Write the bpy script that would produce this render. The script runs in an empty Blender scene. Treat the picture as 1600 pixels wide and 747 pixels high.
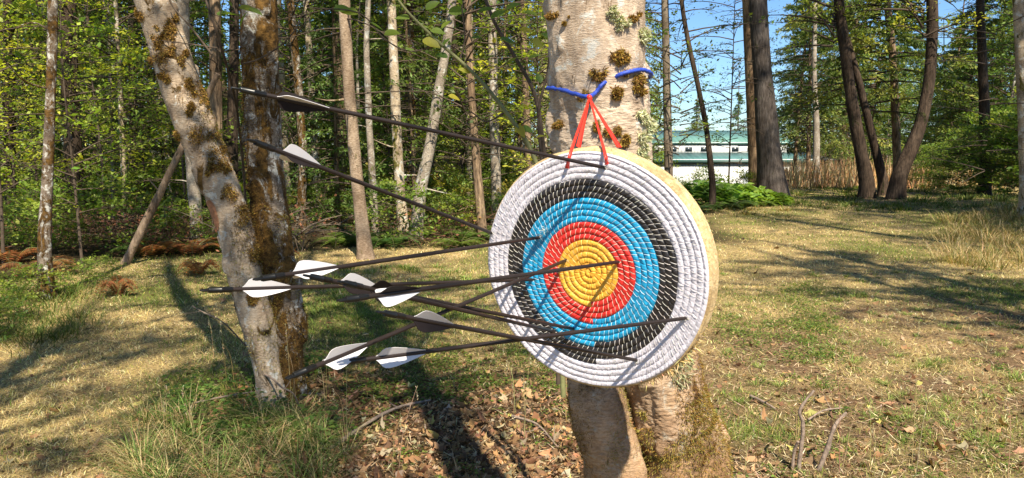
import bpy, math, random
import numpy as np
random.seed(7)
sc = bpy.context.scene
COL = sc.collection
R = math.radians

# ------------------------------------------------------------------ camera, sky, sun, exposure
FPX, CAMH, HZ = 1142.0, 1.55, 225.0
PITCH = math.atan((373.5 - HZ) / FPX)
cd = bpy.data.cameras.new('camera'); cam = bpy.data.objects.new('camera', cd); COL.objects.link(cam)
cam.location = (0, 0, CAMH); cam.rotation_euler = (math.pi / 2 - PITCH, 0, 0)
cd.sensor_width = 36; cd.lens = FPX / 1600 * 36; cd.clip_start = 0.05; cd.clip_end = 3000
sc.camera = cam

SUN_AZ = np.array([0.27, -0.96]); SUN_AZ /= np.linalg.norm(SUN_AZ)
SUN_EL = R(51)
w = bpy.data.worlds.new('World'); sc.world = w; w.use_nodes = True
nt = w.node_tree; bg = nt.nodes['Background']
sky = nt.nodes.new('ShaderNodeTexSky'); sky.sky_type = 'NISHITA'; sky.sun_disc = False
sky.sun_elevation = SUN_EL; sky.sun_rotation = math.atan2(SUN_AZ[0], SUN_AZ[1])
sky.air_density = 1.0; sky.dust_density = 0.1; sky.ozone_density = 2.5
tn = nt.nodes.new('ShaderNodeMix'); tn.data_type = 'RGBA'; tn.blend_type = 'MULTIPLY'; tn.inputs[0].default_value = 1; tn.inputs[7].default_value = (0.66, 0.86, 1.08, 1)
nt.links.new(sky.outputs[0], tn.inputs[6]); nt.links.new(tn.outputs[2], bg.inputs[0]); bg.inputs[1].default_value = 0.078
sd = bpy.data.lights.new('sun', 'SUN'); sd.energy = 5.0; sd.angle = R(0.8); sd.color = (1.0, 0.91, 0.74)
sun = bpy.data.objects.new('sun', sd); COL.objects.link(sun); sun.location = (5, -10, 20)
sun.rotation_euler = (math.pi / 2 - SUN_EL, 0, math.atan2(SUN_AZ[1], SUN_AZ[0]) + math.pi / 2)
vs = sc.view_settings; vs.view_transform = 'Standard'; vs.look = 'None'; vs.gamma = 1; vs.exposure = 1.02
sc.cycles.use_denoising = True
sc.cycles.max_bounces = 6; sc.cycles.diffuse_bounces = 3; sc.cycles.glossy_bounces = 2
sc.cycles.transmission_bounces = 4; sc.cycles.transparent_max_bounces = 4

# ------------------------------------------------------------------ maths helpers
CAM = np.array([0, 0, CAMH]); AX_R = np.array([1., 0, 0])
AX_U = np.array([0, math.sin(PITCH), math.cos(PITCH)]); AX_D = np.array([0, math.cos(PITCH), -math.sin(PITCH)])
def ray(px, py):
    d = AX_D * FPX + AX_R * (px - 800) - AX_U * (py - 373.5); return d / np.linalg.norm(d)
def at(px, py, Y):
    d = ray(px, py); return CAM + d * (Y / d[1])

def _hash(i, j, k, s):
    n = (i.astype(np.int64) * 374761393 + j.astype(np.int64) * 668265263 + k.astype(np.int64) * 2147483647 + s * 1274126177) & 0xffffffff
    n = ((n ^ (n >> 13)) * 1274126177) & 0xffffffff
    n = n ^ (n >> 16)
    return (n & 0xffff) / 65535.0
def noise3(P, s=0):
    P = np.asarray(P, float); f = np.floor(P); t = P - f; t = t * t * (3 - 2 * t); f = f.astype(np.int64)
    r = 0
    for a in (0, 1):
        wx = t[..., 0] if a else 1 - t[..., 0]
        for b in (0, 1):
            wy = t[..., 1] if b else 1 - t[..., 1]
            for c in (0, 1):
                wz = t[..., 2] if c else 1 - t[..., 2]
                r = r + wx * wy * wz * _hash(f[..., 0] + a, f[..., 1] + b, f[..., 2] + c, s)
    return r
def fbm(P, s=0, o=4):
    P = np.asarray(P, float); r = 0; a = 0.5
    for k in range(o):
        r = r + a * noise3(P * 2 ** k, s + k); a *= 0.5
    return r / (1 - 0.5 ** o)
def n2(x, y, sc_=1.0, s=0, o=3):
    x = np.asarray(x, float); y = np.asarray(y, float)
    return fbm(np.stack([x * sc_, y * sc_, np.zeros_like(x)], -1), s, o)
def sstep(a, b, x):
    t = np.clip((x - a) / (b - a), 0, 1); return t * t * (3 - 2 * t)

def ground_z(x, y):
    x = np.asarray(x, float); y = np.asarray(y, float)
    z = -3.4 * sstep(26, 50, y) * sstep(-12, 4, x)
    z = z + 0.10 * (n2(x, y, 0.22, 3) - 0.5) * sstep(3, 9, y)
    z = z + 0.05 * (n2(x, y, 1.3, 5) - 0.5)
    z = z + 0.012 * (n2(x, y, 9.0, 6, 2) - 0.5)
    z = z + 0.10 * np.exp(-((x + 1.4) ** 2 + (y - 4.35) ** 2) / 0.35)
    z = z + 0.30 * sstep(7, 12, x) * np.exp(-((y - 15) / 5) ** 2)
    return z
def gz(x, y): return float(ground_z(np.array([x]), np.array([y]))[0])
def on_ground(px, py):
    d = ray(px, py); Y = CAMH / max(0.02, -d[2] / d[1])
    for _ in range(8):
        P = CAM + d * (Y / d[1]); Y = (CAMH - gz(P[0], Y)) / max(0.02, -d[2] / d[1])
    P = CAM + d * (Y / d[1]); return P

# ------------------------------------------------------------------ object helpers
def tag(o, label=None, cat=None, group=None, kind=None):
    if label: o['label'] = label
    if cat: o['category'] = cat
    if group: o['group'] = group
    if kind: o['kind'] = kind
    return o
def empty(name, loc=(0, 0, 0), rz=0.0, scale=1.0):
    o = bpy.data.objects.new(name, None); COL.objects.link(o); o.location = loc
    o.rotation_euler = (0, 0, rz); o.scale = (scale,) * 3; o.empty_display_size = 0.1
    return o
class MB:
    """collects vertices and faces of ONE mesh"""
    def __init__(self): self.v = []; self.f4 = []; self.f3 = []; self.m4 = []; self.m3 = []; self.c = []; self.n = 0
    def add(self, v, f, mi=0, col=None):
        v = np.asarray(v, float).reshape(-1, 3); f = np.asarray(f, int)
        if f.shape[1] == 4: self.f4.append(f + self.n); self.m4.append(np.broadcast_to(mi, len(f)))
        else: self.f3.append(f + self.n); self.m3.append(np.broadcast_to(mi, len(f)))
        c = np.ones((len(v), 4)) * 0.5
        if col is not None: c[:, :3] = col
        c[:, 3] = 1
        self.c.append(c); self.v.append(v); self.n += len(v)
    def mesh(self, name, mats, smooth=False):
        v = np.concatenate(self.v); me = bpy.data.meshes.new(name)
        f4 = np.concatenate(self.f4) if self.f4 else np.zeros((0, 4), int)
        f3 = np.concatenate(self.f3) if self.f3 else np.zeros((0, 3), int)
        me.vertices.add(len(v)); me.vertices.foreach_set('co', v.astype(np.float32).ravel())
        nl = len(f4) * 4 + len(f3) * 3
        me.loops.add(nl); me.polygons.add(len(f4) + len(f3))
        me.loops.foreach_set('vertex_index', np.concatenate([f4.ravel(), f3.ravel()]).astype(np.int32))
        st = np.concatenate([np.arange(len(f4)) * 4, len(f4) * 4 + np.arange(len(f3)) * 3]).astype(np.int32)
        me.polygons.foreach_set('loop_start', st)
        mi = np.concatenate([x for x in self.m4] + [x for x in self.m3]).astype(np.int32)
        me.polygons.foreach_set('material_index', mi)
        if smooth: me.polygons.foreach_set('use_smooth', np.ones(len(mi), bool))
        for m in (mats if isinstance(mats, (list, tuple)) else [mats]): me.materials.append(m)
        a = me.color_attributes.new('col', 'FLOAT_COLOR', 'POINT')
        a.data.foreach_set('color', np.concatenate(self.c).astype(np.float32).ravel())
        me.update(calc_edges=True)
        return me
    def build(self, name, mats, parent=None, smooth=False, loc=None):
        o = bpy.data.objects.new(name, self.mesh(name, mats, smooth)); COL.objects.link(o)
        if parent is not None: o.parent = parent
        if loc is not None: o.location = loc
        return o
def put(name, me, parent=None):
    o = bpy.data.objects.new(name, me); COL.objects.link(o)
    if parent is not None: o.parent = parent
    return o

def spline(P, n):
    P = np.asarray(P, float); k = len(P)
    if k == 2: t = np.linspace(0, 1, n)[:, None]; return P[0] * (1 - t) + P[1] * t
    Q = np.vstack([2 * P[0] - P[1], P, 2 * P[-1] - P[-2]]); u = np.linspace(0, k - 1 - 1e-9, n); i = u.astype(int); t = (u - i)[:, None]
    a, b, c, d = Q[i], Q[i + 1], Q[i + 2], Q[i + 3]
    return 0.5 * (2 * b + (c - a) * t + (2 * a - 5 * b + 4 * c - d) * t ** 2 + (3 * b - a - 3 * c + d) * t ** 3)
def frames(P):
    T = np.gradient(P, axis=0); T /= np.linalg.norm(T, axis=1)[:, None] + 1e-12
    ref = np.array([0, 0, 1.]) if abs(T[:, 2]).mean() < 0.7 else np.array([0, -1., 0])
    A = np.cross(T, ref); A /= np.linalg.norm(A, axis=1)[:, None] + 1e-12
    return T, A, np.cross(T, A)
def tube(mb, P, rad, seg=8, mi=0, col=None, disp=None, cap=True):
    P = np.asarray(P, float); n = len(P); rad = np.broadcast_to(np.asarray(rad, float), (n,))
    T, A, B = frames(P); th = np.linspace(0, 2 * np.pi, seg, endpoint=False)
    dirv = np.cos(th)[None, :, None] * A[:, None] + np.sin(th)[None, :, None] * B[:, None]
    V = P[:, None] + dirv * rad[:, None, None]
    if disp is not None:
        V = V + dirv * disp(V)[..., None]
    V = V.reshape(-1, 3); i = np.arange(n - 1)[:, None] * seg; j = np.arange(seg)[None]; j2 = (j + 1) % seg
    F = np.stack([i + j, i + j2, i + seg + j2, i + seg + j], -1).reshape(-1, 4)
    mb.add(V, F, mi, col)
    if cap:
        for e, rr in ((0, V[:seg]), (n - 1, V[-seg:])):
            c = rr.mean(0); vv = np.vstack([rr, c]); k = np.arange(seg)
            ff = np.stack([k, (k + 1) % seg, np.full(seg, seg)], -1)
            if e == 0: ff = ff[:, ::-1]
            mb.add(vv, ff, mi, col if (col is None or np.ndim(col) == 1) else np.asarray(col)[:1])
    return V.reshape(n, seg, 3), dirv

rng = np.random.default_rng(11)
def unit(v): return v / (np.linalg.norm(v, axis=-1, keepdims=True) + 1e-12)
def leaves(mb, C, D, N, L, W, col, mi=0, fold=0.0, tip=0.5):
    """diamond leaves: centre of base C, direction D, normal N, length L, width W (arrays)"""
    D = unit(D); S = unit(np.cross(D, N)); N = np.cross(S, D); n = len(C)
    L = np.broadcast_to(L, (n,))[:, None]; W = np.broadcast_to(W, (n,))[:, None]
    V = np.stack([C, C + D * L * tip + S * W / 2 + N * W * fold, C + D * L, C + D * L * tip - S * W / 2 + N * W * fold], 1).reshape(-1, 3)
    F = np.arange(n * 4).reshape(n, 4)
    mb.add(V, F, mi, np.repeat(col, 4, 0))
def blades(mb, C, D, S, L, W, col, bend=None, mi=0):
    """grass blades: 2 segments, 5 vertices"""
    n = len(C); L = L[:, None]; W = W[:, None]; b = 0 if bend is None else bend
    mid = C + D * L * 0.55 + b * L * 0.12; tipp = C + D * L + b * L * 0.5
    V = np.stack([C - S * W / 2, C + S * W / 2, mid + S * W * 0.35, mid - S * W * 0.35, tipp], 1).reshape(-1, 3)
    k = np.arange(n)[:, None] * 5
    mb.add(V, k + np.array([[0, 1, 2, 3]]), mi, np.repeat(col, 5, 0)); mb.f3.append(k + np.array([[3, 2, 4]]) + mb.n - len(V)); mb.m3.append(np.full(n, mi))
def jit(col, n, a=0.25, hue=0.12):
    col = np.asarray(col, float); col = np.broadcast_to(col, (n, 3))
    return np.clip(col * (1 + a * rng.normal(size=(n, 1))) * (1 + hue * rng.normal(size=(n, 3))), 0.004, 0.85)

# ------------------------------------------------------------------ materials
def mat(name):
    m = bpy.data.materials.new(name); m.use_nodes = True; t = m.node_tree
    return m, t, t.nodes['Principled BSDF']
def ramp(t, stops):
    r = t.nodes.new('ShaderNodeValToRGB'); e = r.color_ramp.elements
    while len(e) < len(stops): e.new(0.5)
    for k, (p, c) in enumerate(stops): e[k].position = p; e[k].color = (*c, 1) if len(c) == 3 else c
    return r
def nz(t, vec, scale, detail=5, rough=0.6, dist=0.0):
    n = t.nodes.new('ShaderNodeTexNoise'); n.inputs['Scale'].default_value = scale; n.inputs['Detail'].default_value = detail
    n.inputs['Roughness'].default_value = rough; n.inputs['Distortion'].default_value = dist
    t.links.new(vec, n.inputs['Vector']); return n
def mapping(t, src, scale):
    m = t.nodes.new('ShaderNodeMapping'); m.inputs['Scale'].default_value = scale; t.links.new(src, m.inputs['Vector']); return m.outputs[0]
def mixc(t, f, a, b, mode='MIX'):
    m = t.nodes.new('ShaderNodeMix'); m.data_type = 'RGBA'; m.blend_type = mode
    for s, v in ((0, f), (6, a), (7, b)):
        if isinstance(v, (int, float)): m.inputs[s].default_value = v
        elif isinstance(v, tuple): m.inputs[s].default_value = (*v, 1)
        else: t.links.new(v, m.inputs[s])
    return m.outputs[2]
def bump(t, b, h, strength, dist=0.01):
    n = t.nodes.new('ShaderNodeBump'); n.inputs['Strength'].default_value = strength; n.inputs['Distance'].default_value = dist
    t.links.new(h, n.inputs['Height']); t.links.new(n.outputs[0], b.inputs['Normal']); return n
def simple(name, col, rough=0.6, spec=0.5, noise=0.0, nscale=40, metal=0.0, bmp=0.0):
    m, t, b = mat(name); b.inputs['Roughness'].default_value = rough; b.inputs['Metallic'].default_value = metal
    b.inputs['Specular IOR Level'].default_value = spec
    co = t.nodes.new('ShaderNodeTexCoord'); n = nz(t, co.outputs['Object'], nscale)
    lo = tuple(c * (1 - noise) for c in col); hi = tuple(min(0.9, c * (1 + noise)) for c in col)
    r = ramp(t, [(0.3, lo), (0.7, hi)]); t.links.new(n.outputs[0], r.inputs[0]); t.links.new(r.outputs[0], b.inputs['Base Color'])
    if bmp: bump(t, b, n.outputs[0], bmp, 0.004)
    return m
def veg(name, rough=0.55, trans=0.35, objvar=True, spec=0.35):
    m, t, b = mat(name); out = t.nodes['Material Output']
    at_ = t.nodes.new('ShaderNodeAttribute'); at_.attribute_name = 'col'; c = at_.outputs['Color']
    if objvar:
        oi = t.nodes.new('ShaderNodeObjectInfo')
        r = ramp(t, [(0.0, (0.75, 0.85, 0.95)), (0.5, (1.0, 1.0, 1.0)), (1.0, (1.25, 1.1, 0.8))]); t.links.new(oi.outputs['Random'], r.inputs[0])
        c = mixc(t, 1.0, c, r.outputs[0], 'MULTIPLY')
    t.links.new(c, b.inputs['Base Color']); b.inputs['Roughness'].default_value = rough; b.inputs['Specular IOR Level'].default_value = spec
    if trans > 0:
        tr = t.nodes.new('ShaderNodeBsdfTranslucent'); c2 = mixc(t, 1.0, c, (1.5, 1.55, 0.6), 'MULTIPLY'); t.links.new(c2, tr.inputs['Color'])
        mx = t.nodes.new('ShaderNodeMixShader'); mx.inputs[0].default_value = trans
        t.links.new(b.outputs[0], mx.inputs[1]); t.links.new(tr.outputs[0], mx.inputs[2]); t.links.new(mx.outputs[0], out.inputs[0])
    return m
def bark(name, light, dark, moss, moss_amt, scale=1.0, furrow=False, lichen=0.0, bmp=0.6):
    m, t, b = mat(name); b.inputs['Roughness'].default_value = 0.85; b.inputs['Specular IOR Level'].default_value = 0.2
    co = t.nodes.new('ShaderNodeTexCoord'); oi = t.nodes.new('ShaderNodeObjectInfo')
    ad = t.nodes.new('ShaderNodeVectorMath'); ad.operation = 'ADD'; sc3 = t.nodes.new('ShaderNodeVectorMath'); sc3.operation = 'SCALE'
    t.links.new(oi.outputs['Location'], sc3.inputs[0]); sc3.inputs['Scale'].default_value = 3.1
    t.links.new(co.outputs['Object'], ad.inputs[0]); t.links.new(sc3.outputs[0], ad.inputs[1]); v = ad.outputs[0]
    st = (1, 1, 0.16) if furrow else (1, 1, 3.5)
    fine = nz(t, mapping(t, v, st), 38 * scale, 6, 0.65, 0.4); big = nz(t, mapping(t, v, (1, 1, 0.6)), 5 * scale, 4, 0.6)
    r1 = ramp(t, [(0.36, dark), (0.5, tuple((a + c) / 2 for a, c in zip(light, dark))), (0.62, light)]); t.links.new(fine.outputs[0], r1.inputs[0])
    r2 = ramp(t, [(0.35, (0.55, 0.5, 0.46)), (0.62, (1.1, 1.08, 1.05))]); t.links.new(big.outputs[0], r2.inputs[0])
    c = mixc(t, 1.0, r1.outputs[0], r2.outputs[0], 'MULTIPLY')
    if lichen:
        ln = nz(t, v, 9 * scale, 5, 0.7, 0.6); rl = ramp(t, [(0.60 - 0.12 * lichen, (0, 0, 0)), (0.66 - 0.1 * lichen, (1, 1, 1))]); t.links.new(ln.outputs[0], rl.inputs[0])
        c = mixc(t, rl.outputs[0], c, (0.52, 0.50, 0.45))
    mn = nz(t, mapping(t, v, (1, 1, 0.45)), 4.5 * scale, 7, 0.72, 0.8); rm = ramp(t, [(0.66 - 0.26 * moss_amt, (0, 0, 0)), (0.71 - 0.26 * moss_amt, (1, 1, 1))]); t.links.new(mn.outputs[0], rm.inputs[0])
    mc = nz(t, v, 16 * scale, 6, 0.7); rc = ramp(t, [(0.36, tuple(x * 0.16 for x in moss)), (0.52, tuple(x * .7 for x in moss)), (0.66, tuple(x * 1.25 for x in moss))]); t.links.new(mc.outputs[0], rc.inputs[0])
    c = mixc(t, rm.outputs[0], c, rc.outputs[0])
    at_ = t.nodes.new('ShaderNodeAttribute'); at_.attribute_name = 'col'
    t.links.new(c, b.inputs['Base Color'])
    ma = t.nodes.new('ShaderNodeMath'); ma.operation = 'MULTIPLY_ADD'; t.links.new(rm.outputs[0], ma.inputs[0]); ma.inputs[1].default_value = 0.6; t.links.new(fine.outputs[0], ma.inputs[2])
    bump(t, b, ma.outputs[0], bmp, 0.012 / scale if not furrow else 0.03)
    return m

M_leaf = veg('leaf_green', 0.5, 0.45)
M_needle = veg('needle_green', 0.6, 0.30)
M_grass = veg('grass_blades', 0.7, 0.25, objvar=False, spec=0.2)
M_dry = veg('dead_leaf', 0.75, 0.15, objvar=False, spec=0.2)
M_moss = veg('moss_tufts', 0.9, 0.15, objvar=False, spec=0.1)
M_twig = simple('twig_wood', (0.085, 0.062, 0.045), 0.85, 0.2, 0.4, 30)
M_twig_green = simple('green_stem', (0.17, 0.17, 0.07), 0.7, 0.3, 0.3, 30)
B_alder = bark('pale_alder_bark', (0.55, 0.45, 0.34), (0.36, 0.275, 0.195), (0.15, 0.085, 0.022), 0.32, 1.5, lichen=0.3, bmp=0.7)
B_mossy = bark('mossy_alder_bark', (0.33, 0.27, 0.21), (0.11, 0.08, 0.058), (0.15, 0.08, 0.02), 0.76, 1.7, lichen=0.7, bmp=0.9)
B_pale = bark('pale_forest_bark', (0.60, 0.50, 0.37), (0.27, 0.21, 0.145), (0.16, 0.14, 0.03), 0.42, 0.8, lichen=0.5)
B_brown = bark('brown_fir_bark', (0.38, 0.27, 0.175), (0.10, 0.068, 0.045), (0.15, 0.13, 0.03), 0.30, 0.7, furrow=True, bmp=1.0)
B_shaded = bark('shaded_fir_bark', (0.10, 0.07, 0.05), (0.03, 0.021, 0.015), (0.06, 0.06, 0.02), 0.22, 0.7, furrow=True, bmp=1.0)  # dark bark made darker still, shade on the trunks put into its colour
B_stout = bark('stout_fir_bark', (0.13, 0.11, 0.10), (0.045, 0.037, 0.032), (0.09, 0.09, 0.03), 0.15, 0.7, furrow=True, bmp=1.0)
B_grey = bark('grey_bark', (0.46, 0.40, 0.33), (0.18, 0.15, 0.12), (0.12, 0.12, 0.04), 0.30, 0.8, lichen=0.3)

# ------------------------------------------------------------------ ground
def zones(x, y):
    """pigment of the ground cover: weights litter, dirt, green, forest"""
    wob = n2(x, y, 0.9, 21) - 0.5; wob2 = n2(x, y, 2.6, 22) - 0.5
    lit = np.exp(-(((x + 0.35) / 1.35) ** 2 + ((y - 3.6) / 1.45) ** 2) ** 1.4) * 1.15 + 0.5 * wob2
    lit = np.maximum(lit, 0.14 * np.exp(-(((x - 2.4) / 2.3) ** 2 + ((y - 3.7) / 1.5) ** 2) ** 1.5) + 0.3 * wob2)
    lit = np.clip(lit, 0, 1)
    dirt = np.clip(sstep(0.5, 1.1, x) * sstep(7.4, 5.6, y + 2.5 * wob) * (0.75 + 1.6 * wob2), 0, 1)
    path = np.exp(-(((x - 0.52 * y - 0.5) / 2.2) ** 2)) * sstep(15, 19, y) * sstep(30, 24, y)
    green = np.clip(0.33 + 2.9 * (n2(x, y, 0.55, 31) - 0.5) + 1.0 * wob2 + 0.9 * np.exp(-(((x + 1.4) / 1.0) ** 2 + ((y - 6.6) / 1.3) ** 2)) + 0.7 * np.exp(-(((x + 1.6) / 0.9) ** 2 + ((y - 4.3) / 0.6) ** 2)) + 0.45 * np.exp(-(((x - 1.9) / 1.0) ** 2 + ((y - 6.6) / 1.4) ** 2)) + 0.35 * sstep(9, 10, y) * sstep(19, 14, y) * sstep(-1, 1, x) - 0.5 * np.exp(-(((x + 2.6) / 1.5) ** 2 + ((y - 3.2) / 0.9) ** 2)), 0, 1)
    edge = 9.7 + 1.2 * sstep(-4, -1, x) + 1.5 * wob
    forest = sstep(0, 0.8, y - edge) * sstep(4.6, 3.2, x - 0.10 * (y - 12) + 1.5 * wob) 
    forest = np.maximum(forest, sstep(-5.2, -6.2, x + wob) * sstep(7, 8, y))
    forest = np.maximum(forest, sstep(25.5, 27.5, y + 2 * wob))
    return lit, dirt, green, forest, path
def lerp(a, b, f): return a * (1 - f[..., None]) + np.asarray(b) * f[..., None]
ys = np.concatenate([np.linspace(-60, 1.6, 40), np.geomspace(1.7, 30, 420), np.geomspace(30.5, 900, 60)])
u = np.linspace(-1, 1, 361); xs_n = u * 1.0
GX = np.sign(u)[None] * (np.abs(u)[None] ** 1.15) * np.maximum(14, 1.1 * np.abs(ys)[:, None] + 6); GX[ys > 30] = u[None] * np.maximum(40, 1.6 * ys[ys > 30][:, None])
GX = np.where(ys[:, None] < 6, np.sign(u)[None] * np.abs(u)[None] ** 1.8 * 14, GX)
GY = np.broadcast_to(ys[:, None], GX.shape)
GZ = ground_z(GX, GY)
lit, dirt, green, forest, path = zones(GX, GY)
gc = np.ones(GX.shape + (3,)) * np.array([0.44, 0.335, 0.17])
gc = lerp(gc, [0.13, 0.155, 0.045], green * 0.8)
gc = lerp(gc, [0.27, 0.175, 0.11], dirt * 0.85)
gc = lerp(gc, [0.12, 0.08, 0.05], lit)
gc = lerp(gc, [0.36, 0.27, 0.17], path)
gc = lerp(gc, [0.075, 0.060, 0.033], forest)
mb = MB(); h_, w_ = GX.shape
ii = (np.arange(h_ - 1)[:, None] * w_ + np.arange(w_ - 1)[None]).reshape(-1)
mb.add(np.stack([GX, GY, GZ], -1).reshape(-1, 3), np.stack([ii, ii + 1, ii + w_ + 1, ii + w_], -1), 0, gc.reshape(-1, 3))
m, t, b = mat('ground_soil_and_thatch'); b.inputs['Roughness'].default_value = 0.95; b.inputs['Specular IOR Level'].default_value = 0.1
co = t.nodes.new('ShaderNodeTexCoord'); a = t.nodes.new('ShaderNodeAttribute'); a.attribute_name = 'col'
n1 = nz(t, co.outputs['Object'], 45, 8, 0.75); nb = nz(t, co.outputs['Object'], 3.0, 6, 0.7)
r1 = ramp(t, [(0.36, (0.16, 0.14, 0.12)), (0.5, (0.85, 0.83, 0.8)), (0.66, (1.5, 1.42, 1.32))]); t.links.new(n1.outputs[0], r1.inputs[0])
r2 = ramp(t, [(0.35, (0.7, 0.72, 0.68)), (0.65, (1.2, 1.15, 1.1))]); t.links.new(nb.outputs[0], r2.inputs[0])
c = mixc(t, 1.0, a.outputs['Color'], r1.outputs[0], 'MULTIPLY'); c = mixc(t, 1.0, c, r2.outputs[0], 'MULTIPLY')
t.links.new(c, b.inputs['Base Color']); bump(t, b, n1.outputs[0], 0.9, 0.03)
tag(mb.build('ground', m, smooth=True), kind='structure')

# ------------------------------------------------------------------ lawn, leaf litter (nobody could count them)
def wedge(n, y0, y1, p, halfw=0.92, xoff=0.3):
    uu = rng.random(n); y = (y0 ** (1 - p) + uu * (y1 ** (1 - p) - y0 ** (1 - p))) ** (1 / (1 - p))
    x = (rng.random(n) * 2 - 1) * (halfw * y + xoff); return x, y
def P3(x, y, dz=0.0): return np.stack([x, y, ground_z(x, y) + dz], -1)
def grass_field():
    mb = MB(); x, y = wedge(400000, 2.5, 27, 1.55)
    lit, dirt, green, forest, path = zones(x, y)
    keep = rng.random(len(x)) > np.clip(1.15 * lit + 0.82 * dirt + 0.75 * path + 0.9 * forest, 0, 0.97)
    x, y, green, dirt = x[keep], y[keep], green[keep], dirt[keep]; n = len(x)
    clump = n2(x, y, 5.0, 41, 2)
    isg = rng.random(n) < np.clip(green * 0.85, 0.04, 1)
    hh = (0.014 + 0.030 * rng.random(n)) * (0.6 + 1.1 * clump) * np.where(isg, 1.15, 1.0) * (1 + 0.015 * y)
    lay = np.where(isg, 0.45, 1.3)[:, None]
    D = np.concatenate([rng.normal(size=(n, 2)) * lay, np.ones((n, 1))], 1); D = unit(D)
    az = rng.random(n) * 2 * np.pi; S = np.stack([np.cos(az), np.sin(az), 0 * az], -1)
    W = np.maximum(0.0022, 0.00085 * y) * (0.7 + 0.6 * rng.random(n))
    bend = unit(rng.normal(size=(n, 3)) * np.array([1, 1, 0.2])) + np.array([0, 0, -0.3])
    dry = np.array([[0.68, 0.53, 0.25], [0.60, 0.45, 0.20], [0.75, 0.62, 0.36], [0.48, 0.39, 0.14]])[rng.integers(0, 4, n)]
    grn = np.array([[0.13, 0.20, 0.03], [0.19, 0.25, 0.04], [0.09, 0.15, 0.03], [0.27, 0.29, 0.06]])[rng.integers(0, 4, n)]
    col = jit(np.where(isg[:, None], grn, dry), n, 0.22, 0.06)
    blades(mb, P3(x, y, -0.003), D, S, hh, W, col, bend)
    tag(mb.build('lawn_grass', M_grass), 'short dry straw coloured grass with green patches covering the clearing', 'grass', kind='stuff')
grass_field()
def tufts(name, label, spots, nb, hgt, cols, wid=0.004, spread=0.10, lean=0.5, cat='grass'):
    mb = MB()
    for (x0, y0, s) in spots:
        n = int(nb * s); r = spread * s * np.abs(rng.normal(size=n)) * 0.7; a = rng.random(n) * 6.283
        x = x0 + r * np.cos(a); y = y0 + r * np.sin(a)
        D = unit(np.stack([np.cos(a) * (0.15 + lean * rng.random(n)) + 0.15 * rng.normal(size=n), np.sin(a) * (0.15 + lean * rng.random(n)) + 0.15 * rng.normal(size=n), np.ones(n)], -1))
        S = np.stack([-np.sin(a), np.cos(a), 0 * a], -1); L = hgt * s * (0.45 + 0.75 * rng.random(n))
        bend = np.stack([np.cos(a), np.sin(a), -0.9 + 0 * a], -1) * (0.4 + 0.9 * rng.random(n))[:, None]
        c = np.asarray(cols)[rng.integers(0, len(cols), n)]
        blades(mb, P3(x, y, -0.005), D, S, L, np.full(n, wid) * (0.7 + 0.6 * rng.random(n)) * max(1, y0 / 6), jit(c, n, 0.2, 0.06), bend)
    return tag(mb.build(name, M_grass), label, cat, kind='stuff')
GR = [[0.11, 0.17, 0.035], [0.16, 0.22, 0.05], [0.22, 0.26, 0.07]]; DR = [[0.50, 0.39, 0.19], [0.42, 0.33, 0.16], [0.58, 0.50, 0.32]]
def px_spots(lst): 
    o = []
    for (px, py, s) in lst:
        P = on_ground(px, py); o.append((P[0], P[1], s))
    return o
sp = []
for k in range(90):
    px = 195 + 360 * rng.random(); py = 650 + 120 * rng.random(); sp.append((px, py, 0.7 + 0.6 * rng.random()))
tufts('long_grass', 'long arching green grass below the leaning pale alder', px_spots(sp), 34, 0.21, [[0.07, 0.12, 0.025], [0.12, 0.18, 0.04], [0.17, 0.23, 0.06], [0.45, 0.36, 0.18], [0.40, 0.30, 0.15]], 0.0040, 0.07, 1.1)
sp = [(rng.uniform(1120, 1600), rng.uniform(420, 700), rng.uniform(0.5, 1.1)) for _ in range(150)] + [(1150, 520, 1.3), (1590, 595, 1.6), (1185, 575, 1.2), (1440, 575, 1.4), (1380, 540, 1.3), (1335, 465, 1.5), (1350, 462, 1.6), (1310, 470, 1.3), (1460, 570, 1.5), (1485, 630, 1.1), (1410, 620, 1.0)]
tufts('grass_tufts', 'bright green grass tufts dotted over the bare soil right of the target', px_spots(sp), 50, 0.065, GR + [[0.27, 0.32, 0.08]], 0.0042, 0.05, 0.8)
sp = [(rng.uniform(1480, 1640), rng.uniform(335, 420), rng.uniform(0.8, 1.3)) for _ in range(90)] + [(rng.uniform(1090, 1240), rng.uniform(322, 340), rng.uniform(0.4, 0.6)) for _ in range(30)]
tufts('dry_tall_grass', 'tall dry tan grass standing at the right edge and before the bramble bush', px_spots(sp), 60, 0.27, [[0.40, 0.29, 0.14], [0.33, 0.24, 0.11], [0.48, 0.37, 0.2], [0.2, 0.19, 0.06], [0.16, 0.17, 0.05]], 0.005, 0.25, 0.45)
sp = [(rng.uniform(470, 760), rng.uniform(415, 500), rng.uniform(0.6, 1.2)) for _ in range(120)]
tufts('meadow_grass', 'lush green grass behind the arrows left of the target', px_spots(sp), 60, 0.09, GR + [[0.27, 0.33, 0.07]], 0.006, 0.12, 0.6)
sp = [(rng.uniform(1225, 1600), rng.uniform(287, 330), rng.uniform(0.8, 1.3)) for _ in range(140)] + [(rng.uniform(0, 130), rng.uniform(455, 540), rng.uniform(0.7, 1.2)) for _ in range(40)]
tufts('verge_grass', 'unmown grass at the foot of the trees, its green darkened for shade', px_spots(sp), 45, 0.17, [[0.07, 0.11, 0.02], [0.11, 0.15, 0.03], [0.22, 0.22, 0.07]], 0.006, 0.3, 0.6)  # greens darkened to carry the shade under the trees

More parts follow.
